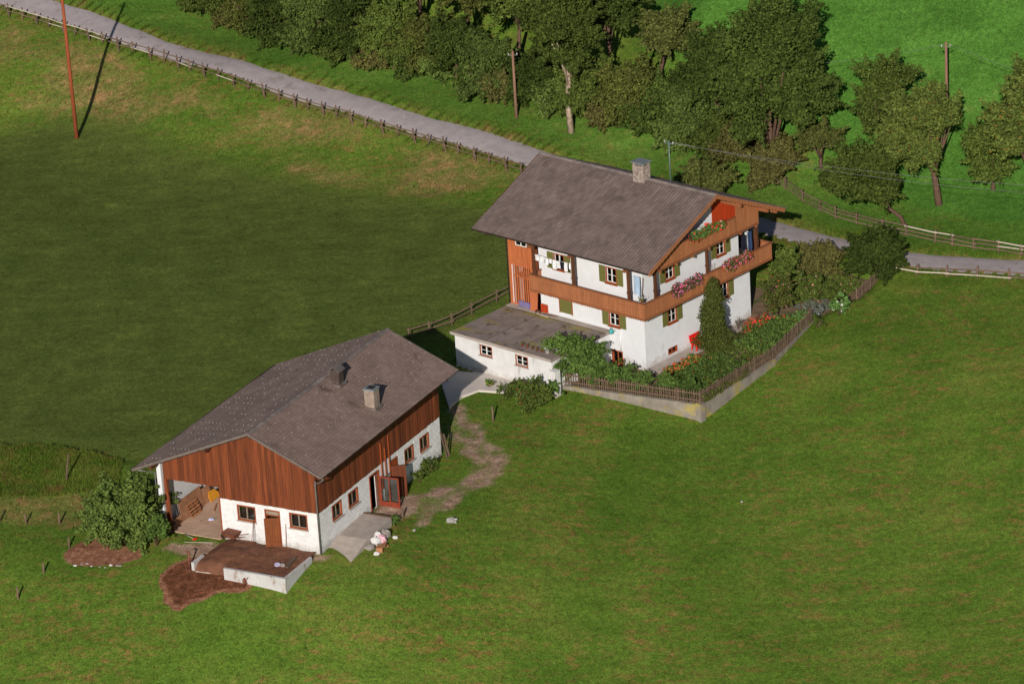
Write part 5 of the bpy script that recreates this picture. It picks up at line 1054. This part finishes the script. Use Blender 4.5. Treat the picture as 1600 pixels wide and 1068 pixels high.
# terrace on the annex roof (top at z 2.06)
terr = 2.065; terra = mat('terracotta', srgb(178,96,68,.8), srgb(140,74,52,.75), rough=.85, scale=5, rand=.15)
pots = [(-6.1,-5.4,.10,.16,terra,'leftmost small terracotta pot on the terrace edge'),(-5.62,-5.45,.10,.15,terra,'second small terracotta pot on the terrace edge'),(-5.15,-5.45,.09,.14,terra,'third small terracotta pot on the terrace edge'),(-4.75,-5.46,.10,.15,terra,'fourth small terracotta pot on the terrace edge'),(-4.35,-5.44,.10,.16,terra,'terracotta pot just left of the big white pot'),(-3.9,-5.38,.21,.42,white_p,'big white pot with bushy plant on the terrace corner'),(-3.55,-4.8,.17,.30,white_p,'cream pot with yellow-green plant behind the big white pot'),(-3.75,-4.0,.15,.26,white_p,'white pot half hidden by the lilac bush')]
for i, (u, v, rr_, hh, m, lab) in enumerate(pots):
    r = HT('potted_plant', lab, 'plant', u, v, terr, group='potted plants on the terrace'); MB().lathe([(0,.0),(rr_*.7,0),(rr_,hh),(rr_*1.12,hh),(rr_*1.12,hh*.88),(rr_*1.0,hh*.86)], 14).lathe([(rr_,hh*.92),(0,hh*.92)], 14).build('pot', m, r)
    k = 1.5 if i == 5 else .9; cloud('foliage', [((0,0,hh+rr_*k*.8),(rr_*1.5*k,rr_*1.5*k,rr_*1.3*k)),((rr_*k*.6,-.05,hh+rr_*k*.6),(rr_*k,rr_*k,rr_*k))], 70, .05+.03*(i>4), [lf_mid,lf_rust,lf_veg,lf_yel][i%4] if i != 5 else lf_veg, r, 300+i)
o = MB().box(-.28,.28,-.03,.03,0,2.0).box(-.22,.22,-.045,-.03,.25,.4).box(-.22,.22,-.045,-.03,1.5,1.65).build('leaning_door', wood_s, None, tuple(HF.w(-9.55,-.28,terr)), HYAW+.1); o.rotation_euler = (-.12,0,HYAW+.15); tag(o, 'orange wooden door panel leaning under the balcony end', 'door panel')
MB().box(-.3,.3,-.03,.03,0,.62).build('panel', wood_red, HT('low_panel','small red-orange panel standing against the white wall','panel',-8.75,-.1,terr)); 
MB().box(-.55,.55,-.02,.02,0,.45).build('panel', mat('violet_panel', srgb(110,96,156,.7), srgb(150,140,178,.7), rough=.7, scale=4), HT('violet_board','violet board leaning against the slatted screen','board',-10.45,-.16,terr))
for i, (u, v, l, a, lab) in enumerate([(-8.3,-.35,.9,.12,'thin grey lath lying along the white wall'),(-8.6,-.6,1.3,-.1,'long lath lying on the terrace near the wall'),(-7.8,-.28,.6,.3,'short brown lath lying below the olive shutter')]):
    o = MB().box(-l/2,l/2,-.05,.05,0,.04).build('lath', [old_wood,rail_w,barn_door_m][i], None, tuple(HF.w(u,v,terr+.03)), HYAW+a); tag(o, lab, 'lath')
r = HT('stool', 'small dark overturned stool on the terrace', 'stool', -8.95,-.55,terr+.03,.4); MB().box(-.18,.18,-.13,.13,.2,.25).build('seat', post_m, r)
for sx in (-1,1):
    for sy in (-1,1): MB().box(sx*.14-.02,sx*.14+.02,sy*.1-.02,sy*.1+.02,0,.2).build('leg', post_m, r)
teal = mat('turquoise_plastic', srgb(90,190,186,.8), srgb(70,160,158,.8), rough=.4)
r = HT('watering_can', 'turquoise watering can hanging at the white wall corner', 'watering can', -2.75,-.22,1.95); MB().lathe([(0,0),(.14,0),(.15,.26),(.10,.30),(0,.30)], 12).build('body', teal, r); MB().tube([(.13,0,.08),(.26,0,.22),(.32,0,.3)], [.03,.022,.03], 7).build('spout', teal, r); MB().tube([(-.1,0,.3),(-.06,0,.42),(.06,0,.42),(.1,0,.3)], .014, 6).build('handle', teal, r)
MB().tube([(0,0,0),(0,0,1.6)], .05, 8).build('pipe', white_p, HT('drain_pipe','short white drain pipe on the wall by the cellar window','pipe',-2.1,-.07,.75))
r = HT('potted_plant','terracotta pot with red flowers beside the cellar window','plant',-1.75,-.55,-.2); MB().lathe([(0,0),(.16,0),(.22,.34),(.2,.34),(0,.3)], 12).build('pot', terra, r); cloud('foliage', [((0,0,.5),(.3,.3,.22))], 70, .06, lf_mid, r, 330); cloud('blossoms', [((0,0,.52),(.32,.32,.25))], 12, .06, f_red, r, 331, inner=0)
# red bench at the gable wall
red_p = mat('red_paint', (.72,.020,.016), (.60,.015,.012), rough=.35, bump=.03)
r = HT('red_bench', 'bright red wooden bench against the gable wall', 'bench', .62, 4.75, -.06, math.pi/2)
MB().box(-.55,.55,-.28,.2,.42,.47).build('seat', red_p, r); o = MB().box(-.55,.55,-.02,.02,0,.55).build('backrest', red_p, r, (0,.24,.47)); o.rotation_euler = (-.22,0,0)
for sx in (-1,1):
    for sy in (-1,1): MB().box(sx*.48-.035,sx*.48+.035,sy*.2-.06,sy*.2,0,.42).build('leg', red_p, r)
MB().box(-.48,.48,-.22,-.19,.12,.18).build('stretcher', red_p, r)
for i, (u, v, s, lab) in enumerate([(.55,10.9,.45,'larger brown planter box by the right house corner'),(.5,10.1,.3,'smaller brown planter box by the right house corner')]):
    r = HT('planter_box', lab, 'planter', u, v, -.05, .3); MB().box(-s/2,s/2,-s*.8,s*.8,0,s*.55).build('box', terra, r); MB().box(-s*.42,s*.42,-s*.7,s*.7,s*.55,s*.57).build('soil', soil, r)
o = MB().tube([(0,0,0),(0,.0,1.1)], .02, 6).box(-.09,.09,-.012,.012,-.02,.22).build('spade', barn_door_m, None, tuple(HF.w(.7,9.3,-.05)), HYAW); o.rotation_euler = (.5,.1,HYAW); tag(o, 'spade leaning against the gable wall', 'spade')
shrub(0,0,.9,.45,'thin dark rose stems against the gable wall',lf_grey,'rose_stems',seed=340,xy=HF.w(.75,8.9)[:2],dens=22,size=.07)
# ------------------------------------------------------------------ small things at the barn and yard
card = mat('cardboard', srgb(190,134,92,.8), srgb(162,108,72,.75), rough=.9, scale=3, rand=.12); board_b = mat('pale_board', srgb(190,140,104,.8), srgb(150,104,76,.75), rough=.85, scale=2, rand=.15)
r = BT('wheelbarrow', 'dirty brown tub wheelbarrow parked by the barn wall', 'wheelbarrow', -.45, 6.05, .12, -.12)
rust = mat('rusty_tub', srgb(150,96,74,.7), srgb(104,60,44,.65), rough=.7, scale=4)
V = [(-.22,-.35,.25),(.22,-.35,.25),(.22,.35,.25),(-.22,.35,.25),(-.36,-.55,.62),(.36,-.55,.62),(.36,.5,.62),(-.36,.5,.62),(-.30,-.47,.56),(.30,-.47,.56),(.30,.44,.56),(-.30,.44,.56)]
MB().add(V, [(0,3,2,1),(0,1,5,4),(1,2,6,5),(2,3,7,6),(3,0,4,7),(4,5,9,8),(5,6,10,9),(6,7,11,10),(7,4,8,11),(8,9,10,11)]).build('tub', rust, r)
for s in (-1,1): MB().tube([(s*.12,.7,.2),(s*.24,-.2,.3),(s*.28,-1.1,.55)], .022, 6).build('handle', barn_door_m, r); MB().tube([(s*.24,-.3,.3),(s*.26,-.42,0)], .018, 6).build('leg', metal_d, r)
w_ = MB().lathe([(.05,-.03),(.17,-.035),(.18,0),(.17,.035),(.05,.03)], 14).build('wheel', metal_d, r, (0,.62,.18)); w_.rotation_euler = (0, math.pi/2, 0)
def tool(name, label, u, v, z, ln_, tilt, head, side=0.0):
    o = MB().tube([(0,0,0),(0,0,ln_)], .018, 6)
    if head == 'fork':
        o.bar((-.1,0,0),(.1,0,0),.02,.02)
        for x in (-.1,-.035,.035,.1): o.tube([(x,0,0),(x,.02,-.28)], .008, 5)
    elif head == 'broom': o.box(-.18,.18,-.03,.03,-.06,.04)
    else: o.box(-.1,.1,-.012,.012,-.26,.02)
    ob = o.build(name, barn_door_m, None, tuple(BF.w(u, v, z)), BYAW); ob.rotation_euler = (side, tilt, BYAW); tag(ob, label, 'tool')
tool('pitchfork', 'pitchfork leaning on the wall left of the barn door', -.42, 4.62, .28, 1.35, .22, 'fork', .05); tool('shovel', 'shovel leaning beside the pitchfork at the barn door', -.45, 4.42, .28, 1.3, .24, 'shovel', -.06); tool('broom', 'stick broom under the right front barn window', -.25, 2.3, .12, 1.55, .12, 'broom')
r = BT('liquid_manure_pump', 'rusty upright pump pipe beside the dung pit', 'pump', -3.9, 7.0, -.45); MB().tube([(0,0,0),(0,0,1.25)], .06, 8).tube([(0,0,1.2),(-.18,.12,1.32)], .04, 7).build('pipe', rust, r); MB().box(-.22,.22,-.22,.22,0,.1).build('base', rust, r); MB().tube([(-.15,.15,.05),(0,0,.4)], .03, 6).build('strut', rust, r)
o = MB().box(-.06,.06,-.9,.9,0,.05).build('plank', rail_w, None, tuple(BF.w(-3.95,5.6,-.42)), BYAW+.1); tag(o, 'pale plank lying below the pump', 'plank')
r = BT('pit_plank', 'grey weathered plank lying across the dung pit', 'plank', -2.0, .95, .18, .15); MB().box(-.75,.75,-.13,.13,0,.05).build('board', old_wood, r)
def bag(name, label, P, s, m, seed, flat=.6, cat='bag', group=None):
    rr = np.random.default_rng(seed); n1, n2_ = 10, 7; V = []
    for j in range(n2_):
        t = math.pi*(j+.02)/(n2_-.96)
        for i in range(n1):
            a = 2*math.pi*i/n1; k = s*(1+rr.uniform(-.22,.22)); V.append((math.sin(t)*math.cos(a)*k, math.sin(t)*math.sin(a)*k*.85, math.cos(t)*k*flat+s*flat*.75))
    Fs = [(j*n1+i, (j+1)*n1+i, (j+1)*n1+(i+1)%n1, j*n1+(i+1)%n1) for j in range(n2_-1) for i in range(n1)]+[tuple(range(n1)), tuple((n2_-1)*n1+i for i in range(n1))[::-1]]
    o = MB().add(V, Fs, False).build(name, m, None, tuple(P)); tag(o, label, cat, group); return o
plas = mat('white_plastic', (.70,.68,.66), (.55,.52,.50), rough=.45, scale=5, rand=.1); plas_p = mat('pink_plastic', srgb(226,150,180,.85), srgb(230,200,200,.85), rough=.45, scale=6); plas_g = mat('grey_sack', srgb(176,166,158,.75), srgb(140,130,124,.7), rough=.8, scale=5)
def BG(u, v): p = BF.w(u, v); return np.array([p[0], p[1], gz(p[0], p[1])])
bag('rubbish_bag', 'grey sack at the low end of the rubbish heap', BG(1.9,-2.35), .30, plas_g, 1, group='rubbish beside the ramp'); bag('rubbish_bag', 'crumpled white bag in the middle of the rubbish heap', BG(2.6,-2.4), .34, plas, 2, .9, group='rubbish beside the ramp'); bag('rubbish_bag', 'pink and white bag on the rubbish heap', BG(3.0,-2.55), .32, plas_p, 3, .9, group='rubbish beside the ramp'); bag('rubbish_bag', 'pale sack at the high end of the rubbish heap', BG(3.7,-2.45), .32, plas_g, 4, .9, group='rubbish beside the ramp'); bag('rubbish_bag', 'small white bag right of the rubbish heap', BG(3.9,-3.0), .16, plas, 5, group='rubbish beside the ramp'); bag('rubbish_bag', 'small white bag below the cardboard box', BG(1.55,-3.0), .2, plas, 6, group='rubbish beside the ramp'); bag('rubbish_bag', 'white sack against the ramp side', BG(3.2,-2.2), .28, plas, 7, 1.1, group='rubbish beside the ramp')
p = BG(2.05,-2.95); r = thing('cardboard_box', 'open orange-brown cardboard box by the rubbish heap', 'box', p, BYAW+.3); MB().box(-.26,.26,-.2,.2,0,.32).build('body', card, r); o = MB().box(-.26,.26,-.2,0,0,.01).build('flap', card, r, (0,-.2,.32)); o.rotation_euler = (-.5,0,0)
p = BG(2.75,-2.9); r = thing('cardboard_box', 'flattened brown carton leaning on the rubbish heap', 'box', p, BYAW+.9); MB().box(-.22,.22,-.15,.15,0,.16).build('body', card, r)
stone_w = mat('pale_stone', srgb(200,196,192,.8), srgb(150,144,140,.75), rough=.9, scale=4, bump=.5)
bag('boulder', 'pale grey boulder lying in the meadow by the track', gp(706,816), .36, stone_w, 11, .55, 'stone'); bag('pebble', 'small white stone in the grass right of the ramp', gp(647,829), .10, stone_w, 12, .7, 'stone'); bag('pebble', 'tiny white stone in the middle of the meadow', gp(1159,784), .08, stone_w, 13, .7, 'stone')
bag('plastic_bag', 'blue and white plastic bag on the dung', BF.w(-2.6,1.55,.12), .2, mat('blue_plastic', srgb(150,150,190,.8), srgb(200,190,200,.8), rough=.4), 14); bag('plastic_bag', 'grey bucket-like bag on the dung beside the blue bag', BF.w(-2.55,1.2,.12), .18, plas_g, 15); bag('paper_bag', 'blue printed white paper bag on the bay floor', BF.w(1.9,8.9,.04), .2, mat('printed_paper', (.72,.72,.76), (.2,.22,.5), rough=.7, scale=8), 16, .35)
# bay contents
for i, (u, v, w2, h2, tl, lab) in enumerate([(2.4,10.78,1.3,1.3,.2,'large brown board leaning on the inner bay wall'),(3.9,10.8,.8,1.0,.22,'second brown board leaning deeper in the bay'),(1.2,10.75,.9,.5,.25,'low brown board leaning near the bay post')]):
    o = MB().box(-w2,w2,-.02,.02,0,h2).build('leaning_board', board_b, None, tuple(BF.w(u, v-.28, .04)), BYAW); o.rotation_euler = (-tl,0,BYAW); tag(o, lab, 'board')
r = BT('pallet', 'wooden pallet leaning against the boards in the bay', 'pallet', 2.3, 10.15, .05); 
for k in range(5): o = MB().box(-.6,.6,-.012,.012,k*.2,k*.2+.11).build('slat', card, r); o.rotation_euler = (-.45,0,0)
for x in (-.5,0,.5): o = MB().box(x-.04,x+.04,.012,.09,0,.92).build('runner', barn_door_m, r); o.rotation_euler = (-.45,0,0)
yel = mat('yellow_sheet', srgb(226,160,50,.85), srgb(200,130,36,.8), rough=.6)
o = MB().prism([(-.5,0),(.5,0),(.55,.3),(.3,.6),(-.2,.65),(-.5,.4)], lambda a, c, d: (a, d, c), -.03, .03).build('yellow_tarpaulin', yel, None, tuple(BF.w(4.7,10.3,.05)), BYAW); o.rotation_euler = (-.5,0,BYAW); tag(o, 'yellow tarpaulin at the back of the bay', 'tarpaulin')
o = MB().box(-.6,.6,-.04,.04,0,.08).build('beam_offcut', board_b, None, tuple(BF.w(3.5,9.6,.04)), BYAW+.4); tag(o, 'short timber lying before the yellow tarpaulin', 'timber')
for k, (dx, lab) in enumerate([(0,'left pole leaning beside the bay post'),(.14,'right pole leaning beside the bay post')]):
    o = MB().tube([(0,0,0),(.02,0,2.5)], .035, 6).build('leaning_pole', barn_w, None, tuple(BF.w(-.3-dx,10.35-dx,.0)), BYAW); o.rotation_euler = (-.09,.06,BYAW); tag(o, lab, 'pole')
r = BT('mattock', 'mattock with red head lying before the bay', 'tool', -.75, 8.9, .06, 1.2); o = MB().tube([(-.5,0,0),(.5,0,.05)], .022, 6).build('handle', rail_w, r); MB().box(-.58,-.48,-.14,.14,-.03,.05).build('head', red_p, r)
o = MB().tube([(-.9,0,0),(.9,0,.03)], .025, 6).build('pole_on_ground', rail_w, None, tuple(BG(-1.15,8.0)+(0,0,.04)), BYAW-1.3); tag(o, 'pale pole lying on the ground before the bay', 'pole')
o = MB().box(-.09,.09,-.02,.02,0,1.25).build('leaning_plank', frame_m, None, tuple(BF.w(10.6,-.22,.0)), BYAW); o.rotation_euler = (-.08,0,BYAW); tag(o, 'brown plank leaning between hatch and far window', 'plank')
for k, (u, l, lab) in enumerate([(15.45,1.8,'long grey plank leaning on the far barn corner'),(15.75,1.5,'shorter grey plank leaning behind the long one')]):
    o = MB().box(-.08,.08,-.02,.02,0,l).build('leaning_plank', old_wood, None, tuple(BG(u,-.55)), BYAW); o.rotation_euler = (-.28,.1,BYAW); tag(o, lab, 'plank')
r = thing('metal_can', 'rusty white metal drum standing in the yard bush', 'drum', gp(817,612), 0); MB().lathe([(0,0),(.24,0),(.25,.75),(.24,.8),(.2,.8),(.2,.74),(0,.74)], 14).build('body', mat('drum_white', (.66,.65,.62), srgb(150,96,60,.7), rough=.5, scale=3, var=.12), r); MB().lathe([(.24,.78),(.262,.80),(.24,.83),(.2,.83)], 14).build('rim', rust, r)
shrub(736,572,.5,.5,'shaded clump of red flowers at the outbuilding foot',lf_veg,'flower_clump',seed=350,flowers=[(f_red,8,.06)]); shrub(717,566,.8,.35,'small shaded shrub at the outbuilding corner',lf_veg,seed=351)
r = thing('wheelbarrow', 'overturned brown handcart lying at the pit wall foot', 'wheelbarrow', gp(384,912), .5); w_ = MB().lathe([(.04,-.03),(.2,-.035),(.22,0),(.2,.035),(.04,.03)], 14).build('wheel', rust, r, (0,0,.22)); w_.rotation_euler = (1.2,.3,0); MB().tube([(0,0,.2),(.6,.1,.1),(1.3,.2,.12)], .025, 6).build('handle', rail_w, r); MB().tube([(0,.1,.2),(.6,.35,.15),(1.3,.6,.3)], .025, 6).build('handle', barn_door_m, r); MB().tube([(0,0,.2),(.1,-.2,.5)], .03, 6).build('leg', rust, r)
r = rnd; 
for i in range(9):
    p = gp(118+i*9+r.uniform(-3,3), 886+r.uniform(-5,3)-abs(i-4)*.8)
    bag('rubbish_scrap', f'{ORD[i]} rubbish scrap from the left along the dirt patch edge', p, r.uniform(.07,.13), [plas,plas_g,stone_w][i%3], 400+i, .4, 'rubbish', 'scraps along the dirt patch')
# ------------------------------------------------------------------ grass blades
def blades(name, label, X, Y, Z, C, hmin, hmax, wd, nb, seed, hs=None):
    r = np.random.default_rng(seed); n = len(X); P = np.repeat(np.stack([X, Y, Z], 1), nb, 0); Cc = np.repeat(C, nb, 0); m = n*nb
    a = r.uniform(0, 2*np.pi, m); P[:, :2] += r.normal(0, wd*1.2, (m, 2)); h = r.uniform(hmin, hmax, m)
    if hs is not None: h = h*np.repeat(hs, nb)
    w2 = wd*r.uniform(.6, 1.3, m)/2; ln_ = r.normal(0, .35, (m, 2))*h[:, None]
    V = np.stack([np.stack([P[:, 0]-np.cos(a)*w2, P[:, 1]-np.sin(a)*w2, P[:, 2]-.02], 1), np.stack([P[:, 0]+np.cos(a)*w2, P[:, 1]+np.sin(a)*w2, P[:, 2]-.02], 1), np.stack([P[:, 0]+ln_[:, 0], P[:, 1]+ln_[:, 1], P[:, 2]+h], 1)], 1).reshape(-1, 3)
    me = np_mesh(name, V, np.arange(len(V)).reshape(-1, 3), BLADE); set_cover(me, np.repeat(Cc, 3, 0)); return tag(inst(name, me), label, 'grass', kind='stuff')
N_ = 150000; X = rng.uniform(-50, 50, N_); Y = rng.uniform(-58, 100, N_); C = cover(X, Y)
ok = (C[:, 2] < .2) & (muck_w(X, Y) < .3)
d, _ = seg_dist(X, Y, ROAD); ok &= d > ROADW+.05
for poly in (GARDEN, HOUSE_POLY, ANNEX_POLY, BARN_POLY, [tuple(p[:2]) for p in yp], [tuple(BF.w(*p)[:2]) for p in [(-4.5,-.1),(0,-.1),(0,7),(-4.5,7)]], [tuple(BF.w(*p)[:2]) for p in [(-.4,-2.2),(5.5,-2.2),(5.5,0),(-.4,0)]], [tuple(BF.w(*p)[:2]) for p in [(-.5,6.5),(.5,6.5),(.5,11.5),(-.5,11.5)]]): ok &= ~in_poly(X, Y, poly)
X, Y, C = X[ok], Y[ok], C[ok]; Z = hfull(X, Y); hs = np.where(C[:, 0] > .5, .45, 1.0)*(1+.8*C[:, 1])*(.6+.8*n2(X, Y, 3, 6))
blades('meadow_grass', 'short grass covering the meadow and fields', X, Y, Z, C, .05, .13, .05, 3, 21, hs)
tp = np.array(TALL); X = rng.uniform(tp[:, 0].min(), tp[:, 0].max(), 60000); Y = rng.uniform(tp[:, 1].min(), tp[:, 1].max(), 60000); ok = in_poly(X, Y, TALL) & (n2(X, Y, .8, 3) > .12); X, Y = X[ok][:16000], Y[ok][:16000]; C = cover(X, Y); C[:, 0] = 0; C[:, 1] = .4
blades('tall_grass', 'uncut tall grass strip left of the barn', X, Y, hfull(X, Y), C, .12, .32, .06, 3, 22)
# rough verge along the lane, fences and hedge
t = rng.uniform(0, 1, 16000); ii = (t*(len(ROAD)-1)).astype(int); base = ROAD[ii]; dd = ROAD[np.minimum(ii+1, len(ROAD)-1)]-base; dd /= np.linalg.norm(dd, axis=1)[:, None]+1e-9
side = np.where(rng.random(16000) < .5, -1, 1)*(ROADW+np.abs(rng.normal(.15, .5, 16000))); X = base[:, 0]-dd[:, 1]*side; Y = base[:, 1]+dd[:, 0]*side; C = cover(X, Y)
blades('verge_grass', 'rough grass along the lane edges', X, Y, hfull(X, Y), C, .12, .30, .05, 3, 23)
